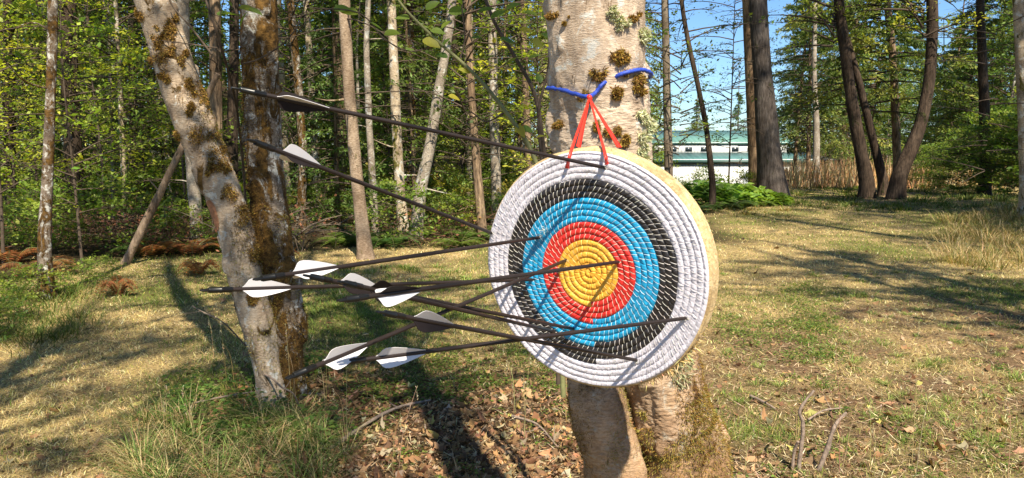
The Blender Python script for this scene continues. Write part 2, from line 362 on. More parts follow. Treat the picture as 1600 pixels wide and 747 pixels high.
def dead_leaves():
    mb = MB(); n0 = 85000
    x, y = wedge(n0, 2.5, 12, 1.9, 0.85); lit, dirt, green, forest, path = zones(x, y)
    p = np.clip(0.85 * lit ** 1.2 + 0.085 * dirt + 0.010, 0, 1); k = rng.random(n0) < p; x, y, lit = x[k], y[k], lit[k]; n = len(x)
    size = np.where(rng.random(n) < 0.12, rng.uniform(0.035, 0.065, n), rng.uniform(0.010, 0.034, n))
    az = rng.random(n) * 6.283; N = unit(np.stack([0.8 * rng.normal(size=n), 0.8 * rng.normal(size=n), np.ones(n)], -1))
    D = np.stack([np.cos(az), np.sin(az), 0 * az], -1); D = unit(D - N * (D * N).sum(-1, keepdims=True)); S = np.cross(N, D)
    # lobed outline, 11 rim points + centre, curled
    ang = np.linspace(0, 2 * np.pi, 11, endpoint=False); rad = np.array([1.0, 0.62, 0.85, 0.55, 0.62, 0.5, 0.5, 0.62, 0.55, 0.85, 0.62])[None] * rng.uniform(0.55, 1.25, (n, 11))
    nar = rng.uniform(0.25, 0.85, n)[:, None]; curl = rng.uniform(0.3, 1.7, n)[:, None]
    rx = rad * np.cos(ang); ry = rad * np.sin(ang) * nar
    V = P3(x, y, 0.006)[:, None] + size[:, None, None] * (rx[:, :, None] * D[:, None] + ry[:, :, None] * S[:, None] + (curl * (rx ** 2 * 0.5 + ry ** 2 * 0.9) * rng.choice([1, 1, -0.6], n)[:, None])[..., None] * N[:, None])
    V = np.concatenate([V, (P3(x, y, 0.006))[:, None]], 1); nn = 12
    base = np.arange(n)[:, None, None] * nn; j = np.arange(11)
    F = base + np.stack([j, (j + 1) % 11, np.full(11, 11)], -1)[None]
    pal = np.array([[0.40, 0.22, 0.105], [0.31, 0.17, 0.085], [0.50, 0.31, 0.16], [0.20, 0.115, 0.065], [0.46, 0.37, 0.23], [0.50, 0.42, 0.12]])
    col = jit(0.72 * pal[rng.choice(6, n, p=[.27, .24, .13, .25, .08, .03])], n, 0.28, 0.06)
    mb.add(V.reshape(-1, 3), F.reshape(-1, 3), 0, np.repeat(col, nn, 0))
    # bits of straw and twig between the leaves
    x, y = wedge(90000, 2.5, 9, 1.9, 0.85); lit, dirt, green, forest, path = zones(x, y)
    k = rng.random(len(x)) < np.clip(0.6 * lit + 0.75 * dirt, 0, 1); x, y = x[k], y[k]; n = len(x)
    az = rng.random(n) * 6.283; D = unit(np.stack([np.cos(az), np.sin(az), 0.25 * np.abs(rng.normal(size=n))], -1))
    pal = np.array([[0.50, 0.38, 0.22], [0.30, 0.20, 0.12], [0.12, 0.075, 0.05], [0.66, 0.54, 0.34]])
    leaves(mb, P3(x, y, 0.002), D, np.tile([0, 0, 1.], (n, 1)) + 0.5 * rng.normal(size=(n, 3)), rng.uniform(0.02, 0.09, n), rng.uniform(0.0018, 0.0045, n), jit(pal[rng.integers(0, 4, n)], n, 0.2, 0.06))
    tag(mb.build('leaf_litter', M_dry), 'brown curled dead leaves and straw bits covering the soil around the target tree', 'dead leaves', kind='stuff')
dead_leaves()
def weeds(name, label, spots, nl, size, hgt, spread, pal):
    mb = MB()
    for (x0, y0, s) in spots:
        n = int(nl * s); r = spread * s * np.sqrt(rng.random(n)); a = rng.random(n) * 6.283; x = x0 + r * np.cos(a); y = y0 + r * np.sin(a)
        C = P3(x, y) + np.array([0, 0, 1]) * (hgt * s * rng.random(n) * (1 - 0.6 * (r / (spread * s)) ** 2))[:, None]
        az = a + rng.normal(size=n); D = np.stack([np.cos(az), np.sin(az), 0.1 * rng.normal(size=n)], -1)
        N = np.stack([0.4 * rng.normal(size=n), 0.4 * rng.normal(size=n), np.ones(n)], -1)
        L = size * (0.5 + rng.random(n)); leaves(mb, C, D, N, L, L * 0.62, jit(np.asarray(pal)[rng.integers(0, len(pal), n)], n, 0.2, 0.08), fold=0.12)
    return tag(mb.build(name, M_leaf), label, 'weeds', kind='stuff')
WD = [[0.07, 0.13, 0.025], [0.11, 0.18, 0.035], [0.16, 0.23, 0.05]]
sp = [(rng.uniform(270, 520), rng.uniform(575, 690), rng.uniform(0.4, 1.3)) for _ in range(26)] + [(370, 640, 1.5), (340, 625, 1.4), (480, 585, 1.0)]
weeds('leafy_weeds', 'leafy green weeds round the foot of the forked alder', px_spots(sp), 75, 0.034, 0.13, 0.16, WD)
sp = [(rng.uniform(560, 900), rng.uniform(535, 625), rng.uniform(0.5, 1.1)) for _ in range(70)] + [(rng.uniform(1120, 1300), rng.uniform(440, 560), rng.uniform(0.6, 1.2)) for _ in range(60)] + [(rng.uniform(450, 1000), rng.uniform(640, 760), rng.uniform(0.3, 0.7)) for _ in range(16)] + [(rng.uniform(1120, 1600), rng.uniform(560, 750), rng.uniform(0.3, 0.8)) for _ in range(18)]
weeds('creeping_weeds', 'low creeping green weeds on both sides of the target tree', px_spots(sp), 150, 0.018, 0.04, 0.17, WD + [[0.22, 0.27, 0.06]])

# stems of dry grass standing tall
mb = MB()
sp = [(on_ground(px, py), h) for px, py, h in [(455, 640, .5), (470, 600, .4), (520, 640, .42), (545, 690, .45), (622, 735, .42), (1318, 740, .62), (1425, 745, .75), (1368, 745, .35), (1330, 560, .3), (1180, 740, .35), (1560, 740, .5), (805, 650, .45), (812, 690, .5), (880, 660, .4), (335, 560, .4), (360, 620, .5), (255, 690, .3), (300, 700, .35), (1500, 420, .5), (1528, 430, .55), (1570, 410, .6), (1395, 395, .4), (1545, 690, .4), (1240, 700, .4)]]
for P, h in sp:
    for q in range(2):
        l = rng.normal(size=2) * 0.12 * h; P0 = P + np.array([rng.normal() * 0.02, rng.normal() * 0.02, -0.01])
        Q = spline([P0, P0 + [l[0] * .3, l[1] * .3, h * .5], P0 + [l[0], l[1], h * (0.7 + .3 * q)]], 7); cc = jit(DR[q], 1, .15)[0]
        tube(mb, Q, np.linspace(0.0016, 0.0008, 7), 4, 0, cc)
        n = 16; C = Q[-1] - np.array([0, 0, 1]) * rng.random((n, 1)) * h * 0.16
        leaves(mb, C, np.stack([rng.normal(size=n) * .4, rng.normal(size=n) * .4, np.ones(n)], -1), rng.normal(size=(n, 3)), 0.014, 0.004, jit([0.5, 0.42, 0.27], n))
tag(mb.build('grass_stalks', M_grass), 'thin dry grass stalks with seed heads standing above the turf', 'grass', kind='stuff')

# ------------------------------------------------------------------ tree building
def trunk_mesh(pts3, rad, mat_, seg=14, rings=44, amp=0.10, fr=5.0, seed=0, name='trunk', stubs=0, stub_len=0.5):
    mb = MB(); P = spline(pts3, rings); s = np.linspace(0, 1, len(rad)); r = np.interp(np.linspace(0, 1, rings), s, rad)
    z = P[:, 2]; z0 = z.min(); r = r * (1 + 0.45 * np.exp(-(z - z0) / (0.9 * r.max() + 0.05)))
    def disp(V):
        q = V * np.array([fr, fr, fr * 0.35]); return (fbm(q, seed, 3) - 0.5) * amp * r[:, None] * 2.4
    tube(mb, P, r, seg, 0, None, disp)
    g = np.random.default_rng(seed + 99)
    for k in range(stubs):
        i = g.integers(int(rings * 0.04), int(rings * 0.75)); a = g.random() * 6.283; L = stub_len * (0.3 + g.random())
        d = np.array([math.cos(a), math.sin(a), g.uniform(-0.25, 0.5)]); p0 = P[i]
        Q = spline([p0, p0 + d * L * .5 + g.normal(size=3) * L * .06, p0 + d * L + g.normal(size=3) * L * .12 + [0, 0, -0.08 * L]], 6)
        tube(mb, Q, np.linspace(min(0.02, r[i] * .25), 0.004, 6), 5)
    return mb
def branch_wood(mb, p0, d, L, r, col, mi=1, droop=-0.1, n=5):
    s = np.linspace(0, 1, n)[:, None]; Q = p0 + d * L * s + np.array([0, 0, 1]) * droop * L * s ** 2; tube(mb, Q, np.linspace(r, r * .2, n), 4, mi, col, cap=False); return Q
def conifer_crown(seed, H, z0, Rb, nl=100, leaf=0.13, lw=0.035, pal=None, per=9, twn=13, dead=20, top=0.2):
    g = np.random.default_rng(seed); mb = MB(); pal = np.asarray(pal if pal is not None else [[0.045, 0.085, 0.025], [0.065, 0.11, 0.03], [0.10, 0.15, 0.04]])
    AC = []; AD = []; AL = []; BR = []
    for i in range(nl):
        f = (i + g.random()) / nl; z = z0 + (H - z0) * f; L = Rb * ((1 - f) ** 0.8 + top * 0.3) * g.uniform(0.6, 1.15); a = g.random() * 6.283
        up = g.uniform(-0.15, 0.2) + 0.3 * f; d = unit(np.array([math.cos(a), math.sin(a), up])); dr = -g.uniform(0.12, 0.4)
        branch_wood(mb, np.array([0, 0, z]), d, L, 0.012 + 0.008 * L, None, 1, dr)
        tt = g.uniform(0.18, 1.0, twn); side = g.choice([-1, 1], twn); S = unit(np.cross(d, [0, 0, 1]))
        base = np.array([0, 0, z]) + d * L * tt[:, None] + np.array([0, 0, 1]) * (dr * L * tt ** 2)[:, None]
        tl = (1.05 - 0.75 * tt) * 0.42 * L + 0.12
        td = unit(d * 0.75 + S * side[:, None] * g.uniform(0.4, 1.1, twn)[:, None] + np.array([0, 0, 1]) * (g.uniform(-0.55, 0.05, twn))[:, None])
        q = g.random((twn, per)); C = base[:, None] + td[:, None] * (tl[:, None] * q)[..., None] + np.array([0, 0, -1]) * (0.25 * tl[:, None] * q ** 2)[..., None]
        C = C + g.normal(size=C.shape) * 0.02
        DD = td[:, None] + g.normal(size=C.shape) * 0.55 + np.array([0, 0, -0.15])
        b_ = pal[g.integers(0, len(pal))] * g.uniform(0.8, 1.25); BR.append(np.tile(b_, (twn * per, 1)))
        AC.append(C.reshape(-1, 3)); AD.append(DD.reshape(-1, 3)); AL.append(leaf * g.uniform(0.6, 1.4, twn * per))
    C = np.concatenate(AC); D = np.concatenate(AD); L = np.concatenate(AL); n = len(C)
    N = np.array([0, 0, 1.]) + g.normal(size=(n, 3)) * 0.5
    leaves(mb, C, D, N, L, L * lw / leaf, jit(np.concatenate(BR), n, 0.18, 0.06))
    for k in range(dead):
        z = z0 * g.uniform(0.12, 1.0); a = g.random() * 6.283; L = g.uniform(0.3, 1.5)
        Q = branch_wood(mb, np.array([0, 0, z]), unit(np.array([math.cos(a), math.sin(a), g.uniform(-.2, .35)])), L, 0.012, None, 1, -g.uniform(0, .3))
        for e in range(3):
            branch_wood(mb, Q[g.integers(1, 4)], unit(np.array([math.cos(a + g.normal() * .7), math.sin(a + g.normal() * .7), g.normal() * .3])), L * .35, 0.005, None, 1, -.2, 3)
    return mb.mesh('crown', [M_needle, M_twig])
def leafy_crown(seed, H, z0, Rb, nl=60, leaf=0.07, per=45, pal=None, flat=0.5, wood=True, sub=4, stemR=0.012, twigmat=None, dead=0):
    g = np.random.default_rng(seed); mb = MB(); pal = np.asarray(pal if pal is not None else [[0.09, 0.15, 0.03], [0.13, 0.19, 0.04], [0.17, 0.23, 0.05]])
    AC = []; AD = []; CC = []
    for i in range(nl):
        f = (i + g.random()) / nl; z = z0 + (H - z0) * f * 0.93; L = Rb * (math.sin(math.pi * min(1, 0.18 + 0.8 * f)) ** 0.7) * g.uniform(0.45, 1.15); a = g.random() * 6.283
        d = unit(np.array([math.cos(a), math.sin(a), g.uniform(0.1, 0.8)])); dr = -g.uniform(0.1, 0.35)
        Q = branch_wood(mb, np.array([0, 0, z]), d, L, stemR * (0.5 + 0.5 * L / Rb), None, 1, dr) if wood else None
        b_ = pal[g.integers(0, len(pal))] * g.uniform(0.85, 1.2)
        for s_ in range(sub):
            tt = g.uniform(0.3, 1.0); base = np.array([0, 0, z]) + d * L * tt + np.array([0, 0, dr * L * tt * tt]); tl = 0.35 * L * (1.2 - tt) + 0.12
            td = unit(d + g.normal(size=3) * np.array([.8, .8, .3])); branch_wood(mb, base, td, tl, stemR * .35, None, 1, -0.1, 3)
            n = per // sub; q = g.random(n); C = base + td * (tl * 1.15 * q)[:, None] + g.normal(size=(n, 3)) * np.array([1, 1, 0.35]) * 0.06 * (leaf / 0.06)
            AC.append(C); AD.append(td + g.normal(size=(n, 3)) * np.array([1, 1, .5])); CC.append(np.tile(b_, (n, 1)))
    C = np.concatenate(AC); D = np.concatenate(AD); n = len(C); N = np.array([0, 0, 1.]) + g.normal(size=(n, 3)) * flat
    L = leaf * g.uniform(0.4, 1.0, n) ** 1.0 * (1 + .9 * (g.random(n) < .2)); leaves(mb, C, D, N, L, L * g.uniform(.4, .75, n), jit(np.concatenate(CC), n, 0.15, 0.06), fold=0.1)
    return mb.mesh('crown', [M_leaf, twigmat or M_twig])
PINE = [[0.08, 0.125, 0.03], [0.14, 0.19, 0.045], [0.24, 0.27, 0.07]]
crown_conifer = [conifer_crown(100 + k, 19 + k, 7.2 + 0.5 * k, 2.3, 58, pal=PINE, dead=26) for k in range(3)]
crown_low = [conifer_crown(120 + k, 15, 1.6 + k, 2.9, 150, leaf=0.17, lw=0.055, pal=PINE, dead=6, twn=15, per=10) for k in range(3)]
young_fir = [conifer_crown(140 + k, 6.5 + k, 0.5, 1.6, 95, leaf=0.11, pal=[[0.10, 0.16, 0.03], [0.15, 0.21, 0.045], [0.19, 0.25, 0.06]], dead=0) for k in range(3)]
LIME = [[0.21, 0.29, 0.04], [0.32, 0.39, 0.06], [0.42, 0.45, 0.08]]
sap_crown = [leafy_crown(160 + k, 4.6 + 0.5 * k, 0.7, 1.5, 46, 0.075, 60, LIME, 0.35) for k in range(4)]
thin_crown = [leafy_crown(180 + k, 9, 1.3, 1.7, 66, 0.065, 48, [[0.10, 0.15, 0.03], [0.14, 0.19, 0.045]], 0.6, stemR=0.018) for k in range(2)]
alder_crown = [leafy_crown(200 + k, 11, 4.2, 2.6, 75, 0.085, 64, LIME, 0.5, stemR=0.04) for k in range(2)]
SHP = [[0.09, 0.15, 0.025], [0.15, 0.22, 0.035], [0.25, 0.30, 0.055]]
shrub_mesh = [leafy_crown(220 + k, 0.95, 0.05, 0.75, 30, 0.055, 60, SHP, 0.5, stemR=0.006) for k in range(3)]
backlit_mesh = [leafy_crown(230 + k, 1.2, 0.05, 0.7, 26, 0.06, 56, [[0.30, 0.30, 0.05], [0.36, 0.30, 0.06], [0.22, 0.27, 0.05]], 0.5, stemR=0.006) for k in range(2)]  # yellow glow of backlit leaves put into the palette
tree_leafy = [leafy_crown(260 + k, 9.5, 0.5, 2.7, 95, 0.12, 90, [[.10, .165, .04], [.14, .21, .05], [.20, .27, .06]], 0.6, stemR=0.03) for k in range(2)]
tree_lime = [leafy_crown(270 + k, 11, 0.8, 3.0, 95, 0.14, 90, [[.28, .34, .06], [.34, .38, .08], [.20, .27, .05]], 0.6, stemR=0.03) for k in range(2)]
big_shrub = [leafy_crown(240 + k, 2.6, 0.1, 1.9, 62, 0.09, 90, SHP, 0.5, stemR=0.012) for k in range(2)]
def fern_mesh(seed, pal):
    g = np.random.default_rng(seed); mb = MB(); C = []; D = []; L = []; N = []
    for k in range(14):
        a = k / 14 * 6.283 + g.normal() * .2; fl = g.uniform(0.45, 0.8); n = 16; t_ = np.linspace(0.12, 1, n)
        d = np.array([math.cos(a), math.sin(a), 0]); P = d * (fl * t_ * 0.9)[:, None] + np.array([0, 0, 1]) * (fl * (0.95 * t_ - 0.85 * t_ ** 2))[:, None]
        tube(mb, P, np.linspace(0.004, 0.0015, n), 4, 1, None, cap=False); S = np.array([-d[1], d[0], 0])
        for s_ in (-1, 1):
            for rep in (0, .5):
                C.append(P + d * fl / n * rep); D.append(np.tile(S * s_ + d * 0.35 + np.array([0, 0, -0.15]), (n, 1))); L.append(0.17 * fl / .6 * np.sin(np.pi * (0.12 + 0.86 * t_)) ** .8 + .01); N.append(np.tile([0, 0, 1.], (n, 1)) + .15 * g.normal(size=(n, 3)))
    C = np.concatenate(C); n = len(C); D = np.concatenate(D); L = np.concatenate(L)
    leaves(mb, C, D, np.concatenate(N), L, 0.024, jit(np.asarray(pal)[g.integers(0, len(pal), n)], n, .15), tip=0.35)
    return mb.mesh('fern_fronds', [M_leaf, M_twig_green])
fern_green = fern_mesh(5, [[0.08, 0.14, 0.03], [0.12, 0.18, 0.04]]); fern_rust = fern_mesh(6, [[0.26, 0.11, 0.045], [0.20, 0.09, 0.04], [0.32, 0.17, 0.07]])
def brush_mesh(seed, col_mat):
    g = np.random.default_rng(seed); mb = MB()
    for k in range(46):
        p = np.array([g.normal() * .6, g.normal() * .45, g.uniform(0, .35)]); a = g.random() * 6.283; L = g.uniform(.4, 1.5)
        Q = branch_wood(mb, p, unit(np.array([math.cos(a), math.sin(a), g.uniform(-.1, .7)])), L, g.uniform(.004, .014), None, 0, -g.uniform(0, .5))
        for e in range(5): branch_wood(mb, Q[g.integers(1, 5)], unit(g.normal(size=3)), L * .3, .004, None, 0, -.1, 3)
    n = 500; leaves(mb, g.normal(size=(n, 3)) * [.6, .5, .2] + [0, 0, .15], g.normal(size=(n, 3)), g.normal(size=(n, 3)), .06, .035, jit([0.2, 0.095, 0.05], n, .3), 1)
    return mb.mesh('dead_brush', [col_mat, M_dry])
brush = [brush_mesh(31, simple('dead_brush_wood', (0.11, 0.06, 0.04), .9, .1, .4, 20)), brush_mesh(32, simple('grey_brush_wood', (0.13, 0.10, 0.075), .9, .1, .4, 20))]

def forest_tree(name, label, pts, Y, mat_, crown, H=None, cat='tree', seed=0, seg=14, group=None, stubs=6, crown_scale=1.0, lean_stop=True):
    """pts: outline of the trunk in the photograph's pixels (x, y, width), top to bottom; Y its distance"""
    pts = sorted(pts, key=lambda p: -p[1]); P = [at(p[0], p[1], Y) for p in pts]; Rr = [p[2] * (.88 if Y < 16 else .93) / 2 / FPX * Y for p in pts]
    b_ = P[0].copy(); b_[2] = gz(b_[0], Y) - 0.1
    if P[0][2] < b_[2] + 0.15: P[0] = b_
    else: P = [b_ + (0, 0, 0)] + P; Rr = [Rr[0] * 1.05] + Rr
    H = H or 18; last = P[-1]; d = unit(P[-1] - P[-2]); d = unit(d * [0.5, 0.5, 1]); k = (H - last[2]) / d[2]
    P += [last + d * k * .5 + [0.1 * rng.normal(), 0, 0], last + d * k * [.8, .8, 1]]; Rr += [Rr[-1] * .62, Rr[-1] * .12]
    P = np.array(P); org = P[0].copy(); root = empty(name, org); tag(root, label, cat, group)
    # arc-length spaced radii
    s = np.r_[0, np.cumsum(np.linalg.norm(np.diff(P, axis=0), axis=1))]; s /= s[-1]
    uu = np.linspace(0, 1, 40); Pu = np.stack([np.interp(uu, s, P[:, k_] - org[k_]) for k_ in range(3)], -1)
    Pu[1:-1] = (Pu[:-2] + 2 * Pu[1:-1] + Pu[2:]) / 4
    mbt = trunk_mesh(Pu, np.interp(uu, s, Rr), mat_, seg, 90, 0.10, 3.5 / max(0.3, Rr[1] * 4), seed, stubs=stubs)
    mbt.build('trunk', mat_, root, smooth=True)
    if crown is not None:
        c = put('crown', crown, root); kz = 0.5 * (H) ; x_off = np.interp(0.6, uu, Pu[:, 0]); c.location = (x_off * 0.8, 0, 0); c.rotation_euler = (0, 0, rng.random() * 6.283); c.scale = (crown_scale,) * 3
    return root

# --- trunks at the left, each as it stands in the photograph
FT = [
 ('alder_tree', 'slender pale mossy alder standing alone at the left edge of the clearing', [(84, 0, 16), (79, 150, 16), (74, 300, 19), (67, 400, 23), (76, 482, 30)], 7.2, B_mossy, alder_crown[0], 12),
 ('fir_tree', 'dark straight trunk cut by the far left edge of the picture', [(14, 0, 17), (16, 340, 19)], 13.5, B_shaded, crown_conifer[0], 19),
 ('fir_tree', 'thick dark furrowed trunk just right of the pale mossy alder', [(105, 0, 26), (112, 200, 28), (122, 345, 32)], 13.0, B_shaded, crown_conifer[1], 20),
 ('alder_tree', 'thin pale trunk with a curve between the dark trunk and the leaning dead pole', [(184, 60, 7), (190, 200, 9), (199, 370, 10)], 14.0, B_pale, thin_crown[0], 10),
 ('alder_tree', 'very thin pale stem right above the foot of the leaning dead pole', [(175, 190, 7), (178, 345, 8)], 15.0, B_grey, thin_crown[1], 9),
 ('fir_tree', 'brown trunk seen left of the leaning alder behind the saplings', [(206, 0, 13), (208, 200, 14), (206, 340, 16)], 16.0, B_brown, crown_conifer[2], 19),
 ('alder_tree', 'narrow whitish stem close against the left side of the leaning alder', [(250, 150, 8), (262, 250, 9), (268, 350, 9)], 15.5, B_pale, thin_crown[0], 9),
 ('alder_tree', 'grey trunk showing between the two stems of the forked alder, left one', [(286, 0, 21), (288, 120, 20), (306, 330, 22)], 11.5, B_grey, alder_crown[1], 13),
 ('fir_tree', 'brown grey trunk between the two stems of the forked alder, right one', [(336, 40, 20), (338, 200, 21), (342, 370, 24)], 12.5, B_brown, crown_conifer[0], 19),
 ('fir_tree', 'dark trunk half hidden by the mossy upright stem of the forked alder', [(366, 60, 16), (363, 200, 20), (362, 360, 22)], 13.0, B_shaded, crown_conifer[1], 19),
 ('alder_tree', 'orange brown mossy trunk just right of the forked alder', [(455, 20, 13), (466, 130, 14), (474, 240, 15), (470, 370, 17)], 13.5, B_mossy, thin_crown[1], 11),
 ('alder_tree', 'pale trunk behind the fletching of the topmost arrow', [(480, 30, 11), (490, 200, 13), (500, 360, 15)], 15.0, B_pale, thin_crown[0], 11),
 ('fir_tree', 'sunlit pale brown fir trunk with its foot at the lawn edge left of centre', [(538, 0, 20), (545, 150, 20), (558, 280, 21), (572, 402, 27)], 9.9, bark('sunlit_fir_bark', (0.50, 0.39, 0.29), (0.24, 0.17, 0.11), (0.2, 0.16, 0.05), 0.25, 0.8, bmp=1.0), crown_conifer[2], 20),
 ('dead_tree', 'thin grey bare trunk just right of the sunlit fir trunk', [(572, 70, 10), (577, 200, 12), (586, 345, 13)], 12.5, B_grey, None, 8),
 ('fir_tree', 'straight pale trunk behind the middle of the topmost arrow', [(611, 0, 15), (616, 120, 17), (622, 260, 18), (632, 375, 20)], 12.2, B_pale, crown_conifer[0], 20),
 ('alder_tree', 'leaning crooked alder with a bend left of the hanging shrub branch', [(700, 60, 16), (684, 150, 18), (672, 230, 20), (655, 300, 22), (650, 385, 24)], 11.8, B_grey, thin_crown[1], 12),
 ('alder_tree', 'thin mossy trunk standing behind the crooked alder', [(640, 0, 12), (644, 200, 14), (640, 360, 16)], 14.0, B_mossy, thin_crown[0], 11),
 ('fir_tree', 'brown trunk midway between the crooked alder and the target', [(730, 0, 12), (735, 130, 13), (745, 260, 15), (755, 385, 18)], 12.0, B_brown, crown_conifer[1], 19),
 ('alder_tree', 'grey white trunk just above the left rim of the target', [(768, 0, 16), (772, 180, 17), (776, 320, 18)], 13.8, B_grey, thin_crown[1], 12),
 ('fir_tree', 'slim dark trunk right of the crooked alder', [(706, 0, 9), (716, 200, 10), (722, 340, 11)], 16.5, B_shaded, crown_conifer[2], 18),
 ('fir_tree', 'narrow brown trunk seen left of the target tree above the target', [(815, 0, 11), (822, 150, 12), (828, 300, 13)], 15.0, B_brown, crown_conifer[0], 18),
 ('dead_tree', 'short bare grey snag behind the second arrow', [(560, 180, 6), (552, 260, 7), (560, 350, 8)], 16.0, B_grey, None, 5),
 # right of the target
 ('fir_tree', 'straight slim trunk right of the target tree in front of the white barn', [(1039, 0, 12), (1042, 140, 13), (1045, 285, 15)], 17.5, bark('slim_fir_bark', (0.30, 0.25, 0.19), (0.13, 0.10, 0.075), (0.13, 0.12, 0.04), 0.3, 0.8), thin_crown[1], 16),
 ('alder_tree', 'very slender dark bending tree in front of the barn', [(1064, 0, 7), (1076, 70, 8), (1090, 130, 8), (1104, 200, 9), (1114, 292, 11)], 17.0, B_shaded, thin_crown[0], 11),
 ('fir_tree', 'orange lit fir trunk tucked behind the thick grey one', [(1168, 0, 18), (1176, 150, 22), (1183, 290, 26)], 21.5, bark('orange_lit_fir_bark', (0.42, 0.29, 0.18), (0.17, 0.11, 0.07), (0.13, 0.12, 0.04), 0.25, 0.6, furrow=True, bmp=1.0), crown_conifer[1], 21),  # orange sunlight put into this bark colour
 ('fir_tree', 'thick dark grey fir trunk, the stoutest right of the target', [(1184, 0, 28), (1192, 130, 31), (1202, 240, 38), (1208, 300, 46)], 20.0, B_stout, crown_conifer[2], 22),
 ('dead_tree', 'short pale grey trunk standing in the reeds beside the barn end', [(1272, 120, 8), (1276, 200, 10), (1275, 262, 12)], 30.0, B_grey, crown_conifer[0], 14),
 ('fir_tree', 'dark trunk leaning left, leftmost of the clump of three dark trunks', [(1310, 0, 15), (1322, 100, 17), (1338, 200, 19), (1356, 292, 24)], 20.5, B_shaded, alder_crown[0], 15),
 ('fir_tree', 'slimmer dark trunk in the middle of the clump of three dark trunks', [(1318, 40, 9), (1340, 120, 11), (1362, 210, 13), (1382, 290, 17)], 21.0, B_shaded, None, 13),
 ('fir_tree', 'orange brown fir trunk rising behind the clump of dark trunks', [(1386, 0, 11), (1396, 100, 12), (1402, 260, 13)], 24.0, B_brown, crown_low[1], 17),
 ('alder_tree', 'dark curved trunk bowing out to the right of the clump', [(1456, -20, 17), (1457, 60, 17), (1452, 130, 18), (1438, 200, 20), (1402, 280, 26)], 19.5, B_shaded, alder_crown[1], 14),
 ('fir_tree', 'straight dark fir trunk behind the bushes at the right', [(1531, 0, 12), (1536, 120, 14), (1541, 260, 18)], 21.0, B_shaded, crown_conifer[0], 20),
 ('alder_tree', 'pale trunk cut by the right edge of the picture', [(1590, 0, 17), (1596, 80, 18), (1604, 300, 20)], 14.0, B_pale, crown_conifer[1], 19),
]
for k, a_ in enumerate(FT):
    forest_tree(a_[0], a_[1], a_[2], a_[3], a_[4], a_[5], a_[6], seed=300 + k, seg=18 if a_[3] < 11 else 12, stubs=9 if a_[3] < 17 else 3)

# --- trunks further back in the wood, too alike to tell apart
def straight_tree(name, label, x, y, H, r, mat_, crown, group, seed, lean=0.03, cs=1.0):
    z = gz(x, y) - 0.1; root = empty(name, (x, y, z)); tag(root, label, 'tree', group)
    l = rng.normal(size=2) * lean * H; P = np.array([[0, 0, 0], [l[0] * .3, l[1] * .3, H * .4], [l[0], l[1], H]])
    trunk_mesh(spline(P, 20), np.linspace(r, r * .15, 20), mat_, 10, 40, .1, 4, seed, stubs=6, stub_len=.7).build('trunk', mat_, root, smooth=True)
    if crown is not None: c = put('crown', crown, root); c.rotation_euler = (0, 0, rng.random() * 6.283); c.scale = (cs,) * 3; c.location = (l[0] * .4, l[1] * .4, 0)
    return root
k = 0; placed = []
while k < 60:
    px = rng.uniform(-180, 1000); Y = rng.uniform(16, 34)
    x = (px - 800) / FPX * Y
    if any((x - a) ** 2 + (Y - b_) ** 2 < 1.2 for a, b_ in placed): continue
    placed.append((x, Y)); k += 1
    m_ = [B_pale, B_shaded, B_brown, B_grey, B_mossy, B_pale, B_pale][rng.integers(0, 7)]; H = rng.uniform(14, 20)
    straight_tree('forest_tree', 'thin tall tree in the shaded depth of the wood, one of many', x, Y, H, rng.uniform(.08, .17), m_, [crown_conifer[k % 3], crown_conifer[(k + 1) % 3], thin_crown[k % 2]][rng.integers(0, 3)], 'trees in the depth of the wood', 400 + k)
# far wall of firs behind everything
for k in range(30):
    px = rng.uniform(-250, 1000); Y = rng.uniform(36, 52); x = (px - 800) / FPX * Y
    straight_tree('background_fir', 'bushy fir far back closing off the wood, one of many', x, Y, 15, .16, B_shaded, [crown_low[k % 3], tree_lime[k % 2]][k % 2], 'firs at the back of the wood', 500 + k, cs=rng.uniform(.9, 1.25))
for k, (px, Y, s) in enumerate([(1245, 68, 1.1), (1300, 70, 1.2), (1345, 64, 1.2), (1392, 52, 1.0), (1425, 58, 1.0), (1475, 44, .72), (1505, 52, .9), (1550, 44, .9), (1590, 38, .95), (1640, 34, 1.0), (1320, 60, 1.1), (1400, 62, 1.2), (1480, 64, 1.0), (1560, 60, 1.1), (1240, 70, .8), (1690, 40, 1.1), (1150, 90, .75), (1085, 92, .7), (1020, 88, .8)]):
    x = (px - 800) / FPX * Y
    straight_tree('field_fir', 'full green fir standing beyond the field at the right, one of many', x, Y, 14, .15, B_brown, [crown_low[k % 3], young_fir[k % 3], crown_low[(k + 1) % 3]][k % 3], 'firs beyond the field', 560 + k, cs=s * (2.0 if k % 3 == 1 else 1.0))
for k, (px, Y, s) in enumerate([(1335, 50, 1.2), (1385, 46, 1.2), (1430, 48, 1.0), (1475, 36, .8), (1520, 33, .75), (1565, 30, .8), (1610, 30, 1.0), (1310, 66, 1.3), (1080, 75, .8), (1240, 68, 1.0), (1500, 46, 1.1), (1440, 56, 1.3)]):
    straight_tree('leafy_tree', 'broad leaved tree with a bright crown down to the ground at the right', (px - 800) / FPX * Y, Y, 9, .09, B_grey, tree_leafy[k % 2], 'broad leaved trees at the right', 700 + k, cs=s)
for k, (px, Y, s, c_) in enumerate([(1262, 33, .78, 2), (1308, 35, .85, 1), (1238, 36, .8, 2), (1500, 34, .8, 0), (1555, 33, .9, 1)]):
    straight_tree('field_fir', 'full green fir', (px - 800) / FPX * Y, Y, 14, .12, B_brown, crown_low[c_], 'firs beyond the field', 740 + k, cs=s)
for k, (px, Y) in enumerate([(1138, 26)]):
    straight_tree('slender_tree', 'slender thin leaved tree', (px - 800) / FPX * Y, Y, 10, .035, B_shaded, thin_crown[k % 2], 'slender trees before the barn', 750 + k, cs=1.1)
